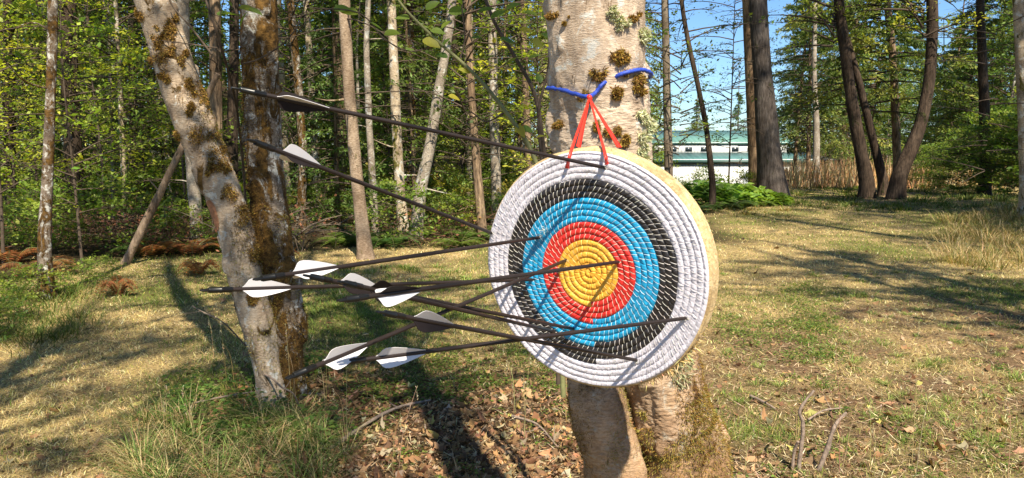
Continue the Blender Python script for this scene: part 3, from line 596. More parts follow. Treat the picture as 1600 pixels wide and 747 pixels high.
# trees just outside the frame whose crowns shade the clearing
for k, (x, y, c_, H, cs) in enumerate([(-1.9, -.3, alder_crown[0], 12, .8), (-4.9, 0.6, alder_crown[1], 12, .9), (10.6, 5.2, crown_conifer[1], 19, .9), (6.2, 3.8, alder_crown[0], 12, .8), (12.4, 9.5, crown_low[2], 15, 1.0), (5.6, 2.2, alder_crown[1], 12, .9), (8.6, 6.5, crown_conifer[0], 19, 1), (11.5, 9.5, crown_conifer[1], 19, 1), (6.6, -2.5, alder_crown[0], 13, .9), (-8.5, 4.5, crown_conifer[2], 20, 1), (-10.5, 8.0, crown_conifer[0], 20, 1), (14.5, 14, crown_low[0], 16, 1), (3.8, -6.5, alder_crown[1], 12, .8)]):
    straight_tree('clearing_tree', 'tree standing round the clearing outside the picture', x, y, H, .16, B_alder if k % 2 else B_brown, c_, 'trees round the clearing', 600 + k, cs=cs)['label'] = 'tree outside the picture ' + ['just behind the camera to the left', 'beyond the left edge of the clearing', 'off the right edge among conifers', 'close on the right with a leafy crown', 'far out on the right among conifers', 'on the right level with the target', 'off the right edge, tall and dark', 'off the right edge further back', 'behind the camera on the right', 'off the left edge, tall and dark', 'off the left edge further back', 'furthest off to the right', 'well behind the camera'][k]

straight_tree('clearing_tree', 'slim unseen tree added behind the camera to dapple the leaf litter', .9, -2.5, 11, .045, B_grey, leafy_crown(290, 11, 7.6, 1.15, 50, .09, 44, LIME, .6, stemR=.02), 'trees round the clearing', 630, lean=.0)  # unseen tree, added to break up the hard shadows on the litter
# --- understory
def place(name, label, me, x, y, s, group, cat, part=None):
    z = gz(x, y) - 0.03
    if part is None:
        o = put(name, me); o.location = (x, y, z)
    else:
        o = empty(name, (x, y, z)); c = put(part, me, o)
    o.rotation_euler = (0, 0, rng.random() * 6.283); o.scale = (s, s, s * rng.uniform(.85, 1.15)); tag(o, label, cat, group); return o
stem_me = []
for k in range(2):
    mb = MB(); tube(mb, spline([[0, 0, -.1], [.05, .02, 1.4], [-.05, .06, 3], [.02, 0, 4.5]], 14), np.linspace(.026, .006, 14), 6); stem_me.append(mb.mesh('stem', M_twig, True))
def sapling(x, y, s, k, label, group):
    o = empty('sapling', (x, y, gz(x, y))); o.scale = (s,) * 3; o.rotation_euler = (0, 0, rng.random() * 6.283); put('stem', stem_me[k % 2], o); put('crown', sap_crown[k % 4], o); tag(o, label, 'sapling', group)
for k in range(24):
    px = rng.uniform(-60, 330) if k % 3 else rng.uniform(420, 880); Y = rng.uniform(11.5, 19) if k % 3 else rng.uniform(14.5, 22); x = (px - 800) / FPX * Y
    sapling(x, Y, rng.uniform(.65, 1.1), k, 'bright leafy sapling in the understory of the wood', 'saplings in the wood')
for k in range(12):
    px = rng.uniform(420, 870); Y = rng.uniform(17, 26); sapling((px - 800) / FPX * Y, Y, rng.uniform(.9, 1.4), k, 'bright leafy sapling in the understory of the wood', 'saplings in the wood')
for px, Y, s in [(120, 8.8, .8), (-5, 9.2, .95), (840, 12.5, 1.0), (1010, 22, 1.0)]:
    sapling((px - 800) / FPX * Y, Y, s, int(px) % 4, 'bright leafy sapling in the understory of the wood', 'saplings in the wood')
for k in range(26):
    px = rng.uniform(-100, 950); Y = rng.uniform(13, 30); x = (px - 800) / FPX * Y
    straight_tree('young_fir', 'young fir with branches to the ground inside the wood', x, Y, 7, .05, B_brown, young_fir[k % 3], 'young firs in the wood', 640 + k, cs=rng.uniform(.7, 1.1))
for k in range(80):
    px = rng.uniform(-60, 1000); Y = rng.uniform(10.6, 17) if k % 3 else rng.uniform(17, 26); x = (px - 800) / FPX * Y
    if px < 330: Y = max(10.2, Y - 1)
    place('shrub', 'low green shrub on the floor of the wood', shrub_mesh[k % 3], x, Y, rng.uniform(.5, 1.2), 'shrubs on the floor of the wood', 'shrub')
for k, (px, Y, s) in enumerate([(600, 14.5, .9), (625, 14, .8), (670, 13.8, .9), (700, 14.5, 1.0), (655, 15.5, 1.1), (580, 16, 1.0), (490, 14.5, .7), (730, 14, .7), (800, 14, .7), (540, 16.5, .9)]):
    place('backlit_shrub', 'yellowing shrub catching the sun between the trunks', backlit_mesh[k % 2], (px - 800) / FPX * Y, Y, s, 'yellowing shrubs in the wood', 'shrub')
for k in range(26):
    px = rng.uniform(-30, 800); Y = rng.uniform(10.2, 14); place('fern', 'green sword fern at the edge of the wood', fern_green, (px - 800) / FPX * Y, Y, rng.uniform(.6, 1.0), 'ferns at the edge of the wood', 'fern')
for k, (px, py) in enumerate([(185, 462), (60, 430), (300, 395), (240, 400), (20, 410), (310, 430), (420, 410)]):
    P = on_ground(px, py); place('dead_fern', 'rust brown withered fern at the edge of the wood', fern_rust, P[0], P[1], [.35, .7, .8, .6, .7, .4, .6][k], 'withered ferns', 'fern').scale.z = 1.1
for k in range(9):
    px = [rng.uniform(-20, 330), rng.uniform(-20, 330), rng.uniform(420, 700)][0 if k % 5 else 2]; Y = rng.uniform(9.9, 13); place('brush_pile', 'heap of dead brown branches on the floor of the wood', brush[k % 2], (px - 800) / FPX * Y, Y, rng.uniform(.6, 1.1), 'heaps of dead branches', 'brush pile')
# right hand bushes
for k, (px, Y, s) in enumerate([(1075, 20.5, .8), (1120, 20, .9), (1155, 20.5, 1.0), (1060, 21, .8), (1222, 21.5, .4), (1170, 21, .9), (1100, 21.5, 1.1), (1345, 21, .5), (1030, 19.5, .8), (1010, 18, .9), (1325, 21.0, .4), (1335, 22, .45)]):
    place('bush', 'dark low bush in front of the barn and the reeds', shrub_mesh[k % 3], (px - 800) / FPX * Y, Y, s * .8, 'bushes in front of the barn', 'bush')
for k, (px, Y, s) in enumerate([(1500, 21, .6), (1545, 20, .8), (1585, 19, .9), (1625, 18, 1.0), (1480, 23, .6), (1565, 24, 1.0), (1530, 23, .9), (1650, 20, 1.2), (1430, 26, .6), (1460, 27, .7)]):
    place('tall_bush', 'big dark green bush at the right side of the path', big_shrub[k % 2], (px - 800) / FPX * Y, Y, s, 'big bushes right of the path', 'bush')
# broad leaved bramble bush, sunlit
g = np.random.default_rng(77); root = None
for q, (px, py, s) in enumerate([(1112, 322, .9), (1160, 318, .7), (1200, 320, .45)]):
    P = on_ground(px, py); mb = MB(); n = 230; a_ = g.random(n) * 6.283; r_ = np.sqrt(g.random(n)) * 1.05 * s
    h_b = (0.72 * s) * (1 - 0.55 * (r_ / s / 1.05) ** 2) * g.uniform(.45, 1.0, n); C = np.stack([r_ * np.cos(a_), r_ * np.sin(a_) * .7, h_b], -1)
    for i in range(0, n, 5): tube(mb, spline([[C[i, 0] * .3, C[i, 1] * .3, -.05], C[i] * [.7, .7, .6], C[i]], 5), np.linspace(.007, .003, 5), 4, 1, cap=False)
    for lobe in (-0.75, 0, .75):
        aa = a_ + lobe; leaves(mb, C, np.stack([np.cos(aa), np.sin(aa), -.1 + .2 * g.normal(size=n)], -1), np.array([0, 0, 1.]) + .35 * g.normal(size=(n, 3)), g.uniform(.16, .27, n), .17, jit([[.20, .31, .06]], n, .2, .06), fold=.1)
    o = mb.build('bramble_bush', [M_leaf, M_twig_green]); o.location = (P[0], P[1], P[2]); tag(o, ['bright broad leaved bramble bush nearest the target rim', 'bright broad leaved bramble bush, middle one of three', 'smallest broad leaved bramble bush at the foot of the thick grey fir'][q], 'bush', 'bramble bushes')

for px, py, s_ in [(1138, 326, 1.0), (1085, 330, .9), (1185, 322, .8), (1215, 318, .7), (1068, 320, 1.0), (1150, 322, .9)]:
    P = on_ground(px, py); place('fern', 'green fern', fern_green, P[0], P[1], s_, 'ferns at the edge of the wood', 'fern')
for px, py, s_ in [(-4, 525, .38), (-20, 500, .45), (30, 500, .32), (100, 462, .3), (20, 470, .4), (130, 450, .4), (-30, 545, .4), (60, 470, .45), (160, 440, .35)]:
    P = on_ground(px, py); place('shrub', 'low green shrub', shrub_mesh[int(px) % 3], P[0], P[1], s_, 'shrubs on the floor of the wood', 'shrub')
# reeds in the field beyond
mb = MB(); n = 16000; x = rng.uniform(7, 34, n); y = rng.uniform(25.5, 46, n); k_ = (x > 0.34 * y) & (x < 0.68 * y); x, y = x[k_], y[k_]; n = len(x)
D = unit(np.stack([.2 * rng.normal(size=n), .2 * rng.normal(size=n), np.ones(n)], -1)); az = rng.random(n) * 6.283
hh = (.55 + .9 * n2(x, y, .9, 77)) *  rng.uniform(0.55, 1.25, n) + 2.5 * sstep(30, 44, y)
pal = np.array([[0.60, 0.34, 0.18], [0.68, 0.47, 0.26], [0.74, 0.60, 0.36], [0.45, 0.25, 0.14]])
blades(mb, P3(x, y), D, np.stack([np.cos(az), np.sin(az), 0 * az], -1), hh, np.full(n, .035), jit(pal[rng.integers(0, 4, n)], n, .18, .05))
tag(mb.build('reed_field', M_grass), 'rusty brown and tan tall reeds in the field between the barn and the dark trunks', 'reeds', kind='stuff')

# ------------------------------------------------------------------ barn
def box(mb, x0, x1, y0, y1, z0, z1, mi=0):
    V = [[x0, y0, z0], [x1, y0, z0], [x1, y1, z0], [x0, y1, z0], [x0, y0, z1], [x1, y0, z1], [x1, y1, z1], [x0, y1, z1]]
    mb.add(V, [[0, 3, 2, 1], [4, 5, 6, 7], [0, 1, 5, 4], [1, 2, 6, 5], [2, 3, 7, 6], [3, 0, 4, 7]], mi)
def ribbed(name, col, freq, axis='X'):
    m, t, b = mat(name); b.inputs['Roughness'].default_value = .55; co = t.nodes.new('ShaderNodeTexCoord')
    wv = t.nodes.new('ShaderNodeTexWave'); wv.bands_direction = axis; wv.inputs['Scale'].default_value = freq; t.links.new(co.outputs['Object'], wv.inputs[0])
    r = ramp(t, [(0, tuple(c * .88 for c in col)), (.25, col)]); n = nz(t, co.outputs['Object'], .6); t.links.new(wv.outputs[0], r.inputs[0])
    r2 = ramp(t, [(.3, (.85, .86, .86)), (.7, (1.05, 1.05, 1.05))]); t.links.new(n.outputs[0], r2.inputs[0])
    t.links.new(mixc(t, 1.0, r.outputs[0], r2.outputs[0], 'MULTIPLY'), b.inputs['Base Color']); bump(t, b, wv.outputs[0], .4, .03); return m
M_wallw = ribbed('white_metal_siding', (0.78, 0.78, 0.77), 1.3); M_roof = ribbed('teal_metal_roof', (0.13, 0.27, 0.23), .8); M_roof2 = ribbed('deep_teal_metal_roof', (0.085, 0.20, 0.19), .8); M_trim = simple('dark_green_trim', (.03, .07, .06), .5); M_win = simple('dark_window_glass', (.05, .06, .07), .15, .6)
BY = 52.0; bx0, bx1 = (1022 - 800) / FPX * BY, (1304 - 800) / FPX * BY; gzb = gz(14, BY) - .3
barn = empty('barn', (bx0, BY, gzb)); tag(barn, 'long white barn with two tiers of teal metal roof beyond the trees', 'barn')
def zz(py, Y=BY): return at(1100, py, Y)[2] - gzb
Lx = bx1 - bx0; e1 = zz(250); e2 = zz(223.5, BY + 3); 
mb = MB(); box(mb, 0.0, Lx - .1, 0.02, 11, -.5, e1 + .05); mb.build('lower_wall', M_wallw, barn)
mb = MB(); box(mb, 0.5, Lx * .80, 2.62, 10.5, e1 + .06, e2 + .05); 
yr = 6.7; er = zz(204, BY + yr); xr = Lx * .80
mb.add([[0.5, 2.62, e2 + .05], [0.5, 10.5, e2 + .05], [0.5, yr, er - .03], [.52, 2.62, e2 + .05], [.52, 10.5, e2 + .05], [.52, yr, er - .03]], [[0, 1, 2], [3, 5, 4]]); mb.build('upper_wall', M_wallw, barn)
def slab(mb, A, B_, C, D, th=.12):
    P = np.array([A, B_, C, D], float); Q = P - [0, 0, th]; mb.add(np.vstack([P, Q]), [[0, 1, 2, 3], [7, 6, 5, 4], [0, 4, 5, 1], [1, 5, 6, 2], [2, 6, 7, 3], [3, 7, 4, 0]])
mb = MB(); eh = zz(239, BY + 3)
slab(mb, (-.35, -.1, e1), (Lx + .2, -.1, e1), (Lx - 1.2, 2.6, eh + .03), (.2, 2.6, eh + .03)); mb.build('lower_roof', M_roof2, barn)
mb = MB(); slab(mb, (.2, 2.57, e2 + .02), (xr + .5, 2.57, e2 + .02), (xr + .5, yr, er), (.2, yr, er)); slab(mb, (.2, yr + .01, er), (xr + .5, yr + .01, er), (xr + .5, 11, e2 + .02), (.2, 11, e2 + .02)); mb.build('upper_roof', M_roof, barn)
mb = MB(); box(mb, -.35, Lx + .2, -.17, -.11, e1 - .24, e1 - .02); box(mb, .2, xr + .5, 2.55, 2.565, e2 - .12, e2); mb.build('fascia', M_trim, barn)
for q in range(7):
    xw = 1.6 + q * 1.15
    if q in (3,): continue
    mb = MB(); box(mb, xw, xw + .5, 2.58, 2.616, e2 - .60, e2 - .30); mb.build('window', M_win, barn)
mb = MB(); box(mb, 6.3, 8.6, -.02, .015, -.3, e1 - .8); mb.build('door', simple('pale_barn_door', (.62, .66, .7), .5), barn)

# ------------------------------------------------------------------ leaning dead pole and ground sticks
mb = MB(); P0 = at(190, 356, 9.4); P0[2] = gz(P0[0], 9.4) - .02; P1 = at(282, 235, 9.2)
P2 = P1 + (P1 - P0) * .62
tube(mb, spline([P0, P0 * .5 + P1 * .5 + [0.02, 0, .03], P1, P2], 30), np.linspace(.056, .034, 30), 12, disp=lambda V: (fbm(V * 9, 4) - .5) * .02)
for q in range(5):
    Pq = P0 + (P2 - P0) * (.25 + .15 * q); tube(mb, spline([Pq, Pq + [.1 * (-1) ** q, -.1, .18]], 4), np.linspace(.012, .005, 4), 5)
tag(mb.build('dead_pole', bark('weathered_pole_bark', (.36, .27, .20), (.18, .13, .09), (.12, .12, .04), .2, 1.0, furrow=True), smooth=True), 'bare brown dead pole leaning against the slanting alder stem', 'dead tree')
B_stick = simple('grey_stick_wood', (.24, .18, .14), .9, .15, .45, 60, bmp=.5)
def stick(name, label, pts, r0, r1, twigs=0, grp=None, seg=10, n=26, seed=0):
    mb = MB(); Q = spline(pts, n); tube(mb, Q, np.linspace(r0, r1, n), seg, disp=lambda V: (fbm(V * 45, seed) - .5) * r0 * .9)
    g = np.random.default_rng(seed)
    for q in range(twigs):
        i = g.integers(4, n - 2); d = unit(g.normal(size=3) + [0, 0, .3]); L = g.uniform(.05, .14); tube(mb, spline([Q[i], Q[i] + d * L * .6, Q[i] + d * L + [0, 0, .01]], 5), np.linspace(r1 * .7, r1 * .3, 5), 5)
    return tag(mb.build(name, B_stick, smooth=True), label, 'stick', grp)
def G(px, py, h=0.0, Y=None):
    P = on_ground(px, py); return P + [0, 0, h]
Yk = on_ground(1245, 735)[1]
stick('dead_branch', 'forked grey branch standing upright in the soil right of the target tree', [at(1247, 745, Yk), at(1250, 715, Yk), at(1255, 665, Yk), at(1250, 640, Yk), at(1272, 610, Yk)], .0125, .006, 0, seed=1)
stick('dead_branch', 'short dark stub beside the foot of the upright forked branch', [at(1238, 738, Yk + .02), at(1241, 705, Yk + .02), at(1247, 690, Yk)], .010, .006, 0, seed=2)
stick('dead_branch', 'grey stick slanting up to the right with a pale broken tip', [at(1278, 738, Yk), at(1293, 700, Yk), at(1305, 665, Yk), at(1322, 645, Yk + .05)], .0125, .007, 0, seed=3)
stick('fallen_stick', 'slim pale stick lying between the two upright branches', [G(1262, 664, .03), G(1285, 655, .05), G(1315, 645, .03)], .006, .004, 1, seed=4)
stick('fallen_stick', 'long dark stick lying in the brown leaves left of the target tree', [G(515, 705, .01), G(570, 672, .03), G(620, 645, .03), G(672, 630, .02)], .012, .006, 3, seed=5)
stick('fallen_stick', 'crooked twig arching beside the foot of the leaning alder', [at(398, 583, 4.1), at(420, 588, 4.0), at(440, 605, 3.9), at(458, 615, 3.85), G(470, 640)], .006, .004, 2, seed=6)
stick('fallen_stick', 'long thin twig lying across the grass left of the forked alder', [G(265, 645, .02), G(330, 637, .05), G(400, 628, .06), G(450, 622, .02)], .006, .003, 3, seed=7)
stick('fallen_stick', 'bent twig standing out of the grass left of the forked alder', [G(385, 545, .02), at(350, 505, 5.0), at(318, 488, 5.0), at(300, 478, 5.0)], .006, .003, 5, seed=8)
stick('fallen_stick', 'grey stick lying on the bare soil right of the mossy trunk', [G(1172, 622, .015), G(1195, 634, .02), G(1212, 642, .01)], .009, .005, 1, seed=9)
stick('fallen_stick', 'dark stick among the leaves at the bottom left of the target tree', [G(800, 655, .02), G(840, 672, .03), G(870, 700, .01)], .008, .004, 3, seed=10)

# ------------------------------------------------------------------ near trees
def near_stem(mb, pts, seg, rings, seed, bumps=1.0, extra=None):
    P = spline([p[:3] for p in pts], rings); s = np.r_[0, np.cumsum(np.linalg.norm(np.diff([p[:3] for p in pts], axis=0), axis=1))]
    rr = spline(np.array([[p[3], 0, 0] for p in pts]), rings)[:, 0]
    def disp(V):
        r = rr[:, None]
        d = (fbm(V * [7, 7, 2.2], seed, 3) - .5) * .22 * r + (fbm(V * [26, 26, 12], seed + 5, 3) - .5) * .09 * r
        kn = fbm(V * [14, 14, 9], seed + 9, 2); d = d + sstep(.66, .80, kn) * .16 * r * bumps + (fbm(V * [19, 19, 2.6], seed + 21, 3) - .5) * .13 * r * (1 + .8 * sstep(1.2, .4, V[..., 2]))
        fine = (fbm(V * [90, 90, 190], seed + 12, 2) - .5) * .006 * bumps
        return d + fine
    V, dv = tube(mb, P, rr, seg, 0, None, disp); return V, dv, rr
def moss(root, V, dv, n, seed, pal, thr=.52, ln=.02, side=None, name='moss', freq=(6, 6, 3)):
    g = np.random.default_rng(seed); mb = MB(); h, w = V.shape[:2]; i = g.integers(2, h - 2, n * 6); j = g.integers(0, w, n * 6)
    C = V[i, j]; d = dv[i, j]; mk = fbm(C * np.array(freq), seed, 3) + .12 * (fbm(C * 30, seed + 3, 2) - .5)
    if side is not None: mk = mk + .16 * (d @ unit(np.array(side, float)))
    k = np.where(mk > thr)[0][:n]; C, d = C[k], d[k]; m_ = len(k)
    C = C + g.normal(size=C.shape) * .002; D = d * .9 + g.normal(size=(m_, 3)) * .7 + [0, 0, -.45]
    L = ln * .8 * g.uniform(.4, 1.5, m_); leaves(mb, C - unit(d) * .002, D, g.normal(size=(m_, 3)), L, L * .16, jit(np.asarray(pal)[g.integers(0, len(pal), m_)], m_, .25, .06))
    if m_: mb.build(name, M_moss, root)
OCH = [[0.23, 0.135, 0.03], [0.17, 0.095, 0.025], [0.28, 0.19, 0.04], [0.12, 0.07, 0.03]]; OLV = [[0.26, 0.22, 0.05], [0.20, 0.17, 0.04], [0.32, 0.25, 0.07]]
PALE = [[0.36, 0.36, 0.22], [0.28, 0.29, 0.16], [0.42, 0.40, 0.27]]
def pxu(px, py, wpx, Y): return px3(px, py, wpx * .90, Y)
def pxl(px, py, wpx, Y): return px3(px, py, wpx * .80, Y)
def px3(px, py, wpx, Y): P = at(px, py, Y); return (P[0], P[1], P[2], wpx / 2 / FPX * Y)

# target tree: two stems grown together behind the target
TY = 1.86
tt_ = empty('target_tree', (0.33, TY, gz(.33, TY))); tag(tt_, 'pale barked alder with two grown together stems carrying the archery target', 'tree'); off = np.array(tt_.location)
def loc(pts): return [tuple(np.array(p[:3]) - off) + (p[3],) for p in pts]
zg = gz(.3, TY)
main = [(at(1085, 747, TY)[0] + .03, TY - .02, zg - .1, .21)] + [px3(1072, 747, 150, TY), px3(1052, 660, 128, TY), px3(1035, 600, 120, TY), px3(1000, 500, 120, TY), px3(965, 380, 140, TY), px3(942, 230, 146, TY), px3(938, 130, 140, TY), px3(930, 0, 137, TY)]
topP = main[-1]; main += [(topP[0] - .1, TY + .1, 4.2, .085), (topP[0] - .35, TY + .2, 6.8, .06), (topP[0] - .3, TY + .2, 10.5, .02)]
second = [(at(985, 747, TY)[0], TY - .05, zg - .1, .115)] + [px3(965, 747, 95, TY - .03), px3(945, 690, 88, TY - .03), px3(935, 640, 90, TY - .03), px3(930, 590, 88, TY), px3(936, 500, 80, TY), px3(950, 400, 70, TY)]
mb = MB(); V1, d1, r1_ = near_stem(mb, loc(main), 220, 900, 51); V2, d2, r2_ = near_stem(mb, loc(second), 160, 320, 57)
B_target = bark('smooth_alder_bark', (0.62, 0.51, 0.40), (0.42, 0.32, 0.235), (0.20, 0.11, 0.04), 0.27, 2.0, lichen=.2, bmp=.8)
t = B_target.node_tree; b = t.nodes['Principled BSDF']; src = b.inputs['Base Color'].links[0].from_socket
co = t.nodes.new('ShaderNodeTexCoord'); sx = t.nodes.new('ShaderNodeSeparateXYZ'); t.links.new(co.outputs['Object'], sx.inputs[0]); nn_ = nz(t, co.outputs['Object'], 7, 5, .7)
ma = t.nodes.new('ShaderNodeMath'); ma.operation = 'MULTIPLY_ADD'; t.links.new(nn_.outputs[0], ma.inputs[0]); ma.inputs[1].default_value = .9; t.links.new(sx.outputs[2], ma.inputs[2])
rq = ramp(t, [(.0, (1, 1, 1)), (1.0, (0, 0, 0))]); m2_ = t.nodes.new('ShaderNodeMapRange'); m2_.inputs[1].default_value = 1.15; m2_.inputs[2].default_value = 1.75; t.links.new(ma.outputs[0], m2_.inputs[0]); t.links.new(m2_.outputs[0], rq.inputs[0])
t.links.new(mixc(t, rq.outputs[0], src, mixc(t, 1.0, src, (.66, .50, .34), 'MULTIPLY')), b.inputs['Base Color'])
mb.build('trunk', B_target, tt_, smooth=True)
g = np.random.default_rng(8)
moss(tt_, V1[:420], d1[:420], 16000, 61, OCH, .58, .010, (.9, -.4, 0))
moss(tt_, V1[:230], d1[:230], 34000, 66, OLV + OCH[:1] * 2, .43, .011, (1, -.1, 0), freq=(8, 8, 2))
moss(tt_, V2, d2, 9000, 62, OCH, .60, .008, (-.8, -.3, 0)); moss(tt_, V2, d2, 8000, 68, OLV, .53, .008, (1, -.2, 0))
moss(tt_, V1[250:560], d1[250:560], 7000, 64, PALE, .66, .02, (1, -.2, .2), name='lichen')
# shaggy moss cushions where the photograph shows them
def cushion(root, px, py, rp, n, pal, ln, Vs, name='moss', org=None):
    gg = np.random.default_rng(int(px * 7 + py)); W = Vs[0].reshape(-1, 3) + (off if org is None else org); q = W - CAM; zq = q @ AX_D; X = 800 + FPX * (q @ AX_R) / zq; Yp = 373.5 - FPX * (q @ AX_U) / zq
    dd = np.min([((X - px - gg.normal() * rp * .6) / (rp * q_)) ** 2 + ((Yp - py - gg.normal() * rp * .7) / (rp * q_ * 1.4)) ** 2 for q_ in (1.0, .8, .6, .5, .4)], axis=0); ok = np.where((dd < 1) & ((Vs[1].reshape(-1, 3) @ np.array([0, -1, 0])) > -.25))[0]
    if len(ok) == 0: return
    dj = dd[ok] + .9 * (fbm(Vs[0].reshape(-1, 3)[ok] * 60, 5, 2) - .5) * 2; ok = ok[dj < .8]
    if len(ok) == 0: return
    n = int(n * 2.2); ln = ln * .5; wt = np.clip(1.05 - dd[ok], 0, 1) ** 1.4 + 1e-4; i = gg.choice(ok, n, p=wt / wt.sum()); C = Vs[0].reshape(-1, 3)[i]; d = Vs[1].reshape(-1, 3)[i]; D = d * .7 + gg.normal(size=(n, 3)) * .9 + [0, 0, -.7]
    pal = np.asarray(pal) * 1.35; mb = MB(); L = ln * gg.uniform(.4, 1.5, n) * (1.2 - dd[i] * .7); leaves(mb, C + d * (.009 * (1 - dd[i]))[:, None] * gg.random((n, 1)), D, gg.normal(size=(n, 3)), L, L * .22, jit(np.asarray(pal)[gg.integers(0, len(pal), n)], n, .3, .06)); mb.build(name, M_moss, root)
for (px, py, rp, pal, ln) in [(933, 118, 14, OCH, .018), (966, 100, 13, OCH, .018), (963, 150, 12, OCH, .02), (975, 85, 9, OCH, .015), (995, 130, 13, OCH, .022), (963, 30, 14, PALE, .02), (990, 30, 9, OCH, .016), (1004, 60, 12, PALE, .022), (1008, 200, 14, PALE, .025), (1000, 178, 10, PALE, .02), (888, 30, 6, OCH, .014), (972, 222, 10, OCH, .016), (935, 200, 10, OCH, .012), (952, 205, 12, OCH, .012), (875, 195, 8, OCH, .014), (916, 150, 9, OCH, .012), (1005, 238, 10, PALE, .02), (868, 20, 8, OCH, .016)]:
    cushion(tt_, px, py, rp * .68, 520, pal, ln, (V1[200:760], d1[200:760]), 'moss' if pal is OCH else 'lichen')
W1 = V1 + off; q = W1 - CAM; zq = q @ AX_D; X1 = 800 + FPX * (q @ AX_R) / zq; Y1 = 373.5 - FPX * (q @ AX_U) / zq
def patch(root, V, dv, sel, mat_, name, lift=.003):
    ri, ci = np.where(sel); mb = MB(); sg = V.shape[1]; F = []; vid = {}; VV = []
    for a_, b_ in zip(ri, ci):
        q4 = [(a_, b_), (a_, (b_ + 1) % sg), (a_ + 1, (b_ + 1) % sg), (a_ + 1, b_)]
        for p_ in q4:
            if p_ not in vid: vid[p_] = len(VV); VV.append(V[p_] + dv[p_] * lift)
        F.append([vid[p_] for p_ in q4])
    if F: mb.add(np.array(VV), np.array(F)); mb.build(name, mat_, root, smooth=True)
wob = 3 * (fbm(V1 * 60, 4, 2) - .5)
patch(tt_, V1, d1, (((X1 - 1003 - (Y1 - 700) * .25) / (8 + wob)) ** 2 + ((Y1 - 708) / 16) ** 2 < 1) & (d1[..., 1] < 0), simple('rotten_wood', (.10, .045, .02), .9, .1, .5, 60, bmp=.8), 'knot_hole')
c = put('crown', leafy_crown(301, 9.5, 3.1, 2.3, 75, .08, 66, LIME, .5, stemR=.035), tt_); c.location = (-.25, .15, 0)

# forked alder at the left
LY = 4.45; lo = on_ground(430, 622)
la = empty('forked_alder', (lo[0], lo[1], lo[2])); tag(la, 'mossy alder forking low into a leaning pale stem and an upright mossy stem', 'tree'); LY = lo[1]
off2 = np.array(la.location)
def loc2(pts): return [tuple(np.array(p[:3]) - off2) + (p[3],) for p in pts]
lean = [(lo[0] + .02, LY, lo[2] - .12, .14), pxl(425, 600, 62, LY), pxl(412, 540, 62, LY), pxl(400, 490, 70, LY), pxl(382, 420, 68, LY), pxl(366, 350, 68, LY), pxl(336, 270, 68, LY), pxl(300, 190, 70, LY), pxl(270, 100, 72, LY), pxl(240, 0, 68, LY)]
tp = lean[-1]; lean += [(tp[0] - .45, LY + .1, tp[2] + 1.3, .10), (tp[0] - 1.0, LY + .2, tp[2] + 3.6, .06), (tp[0] - 1.2, LY, tp[2] + 6, .02)]
upr = [(lo[0] + .10, LY + .05, lo[2] - .12, .13), pxu(446, 570, 62, LY + .08), pxu(448, 500, 58, LY + .1), pxu(436, 430, 66, LY + .1), pxu(424, 350, 66, LY + .12), pxu(415, 250, 60, LY + .15), pxu(408, 120, 60, LY + .15), pxu(403, 0, 62, LY + .15)]
tp = upr[-1]; upr += [(tp[0] + .0, LY + .2, tp[2] + 1.5, .10), (tp[0] + .2, LY + .2, tp[2] + 4, .07), (tp[0] + .3, LY + .3, tp[2] + 8, .02)]
mb = MB(); V3, d3, _ = near_stem(mb, loc2(lean), 130, 620, 71, 1.0); mb.build('leaning_stem', B_alder, la, smooth=True)
mb = MB(); V4, d4, _ = near_stem(mb, loc2(upr), 130, 620, 77, 1.3); mb.build('upright_stem', B_mossy, la, smooth=True)
moss(la, V3[:400], d3[:400], 9000, 81, OCH + [[.05, .03, .015]] * 3, .62, .018, (.95, -.1, .2)); moss(la, V3[:400], d3[:400], 5000, 84, OLV, .58, .018, (1, -.2, 0))
moss(la, V4[:400], d4[:400], 22000, 82, OCH + [[.05, .03, .015]] * 3, .54, .018, (-.3, -.4, 0)); moss(la, V4[:300], d4[:300], 4000, 86, OLV, .60, .018, None)
DKM = OCH + [[.32, .20, .06], [.07, .04, .018]]
for (px, py, rp) in [(213, 22, 9), (247, 60, 10), (262, 80, 14), (258, 52, 9), (292, 128, 8), (312, 150, 14), (300, 168, 8), (322, 212, 14), (345, 238, 13), (278, 215, 8), (330, 262, 9), (362, 300, 12), (374, 335, 12), (235, 95, 7), (395, 400, 10), (284, 95, 8), (254, 118, 7), (352, 262, 9), (395, 470, 8), (268, 36, 8)]:
    cushion(la, px, py, rp, 500, DKM, .026, (V3[:560], d3[:560]), 'moss', off2)
# torn bark patch on the leaning stem
W3 = V3 + off2; q = W3 - CAM; zq = q @ AX_D; X = 800 + FPX * (q @ AX_R) / zq; Yp = 373.5 - FPX * (q @ AX_U) / zq
sel = (((X - 333 - (Yp - 340) * .22) / 8) ** 2 + ((Yp - 338) / 25) ** 2 < 1) & (d3[..., 1] < 0)
ri, ci = np.where(sel); mb = MB(); seg3 = V3.shape[1]; F = []; vid = {}; VV = []
for a_, b_ in zip(ri, ci):
    q4 = [(a_, b_), (a_, (b_ + 1) % seg3), (a_ + 1, (b_ + 1) % seg3), (a_ + 1, b_)]
    for p_ in q4:
        if p_ not in vid: vid[p_] = len(VV); VV.append(V3[p_] + d3[p_] * .004)
    F.append([vid[p_] for p_ in q4])
if F: mb.add(np.array(VV), np.array(F)); mb.build('torn_bark', simple('red_brown_inner_bark', (.36, .17, .09), .85, .2, .45, 25, bmp=.8), la, smooth=True)
c = put('crown', alder_crown[0], la); c.location = (-.3, .2, -1.1); c.rotation_euler = (0, 0, 2); c.scale = (.9,) * 3
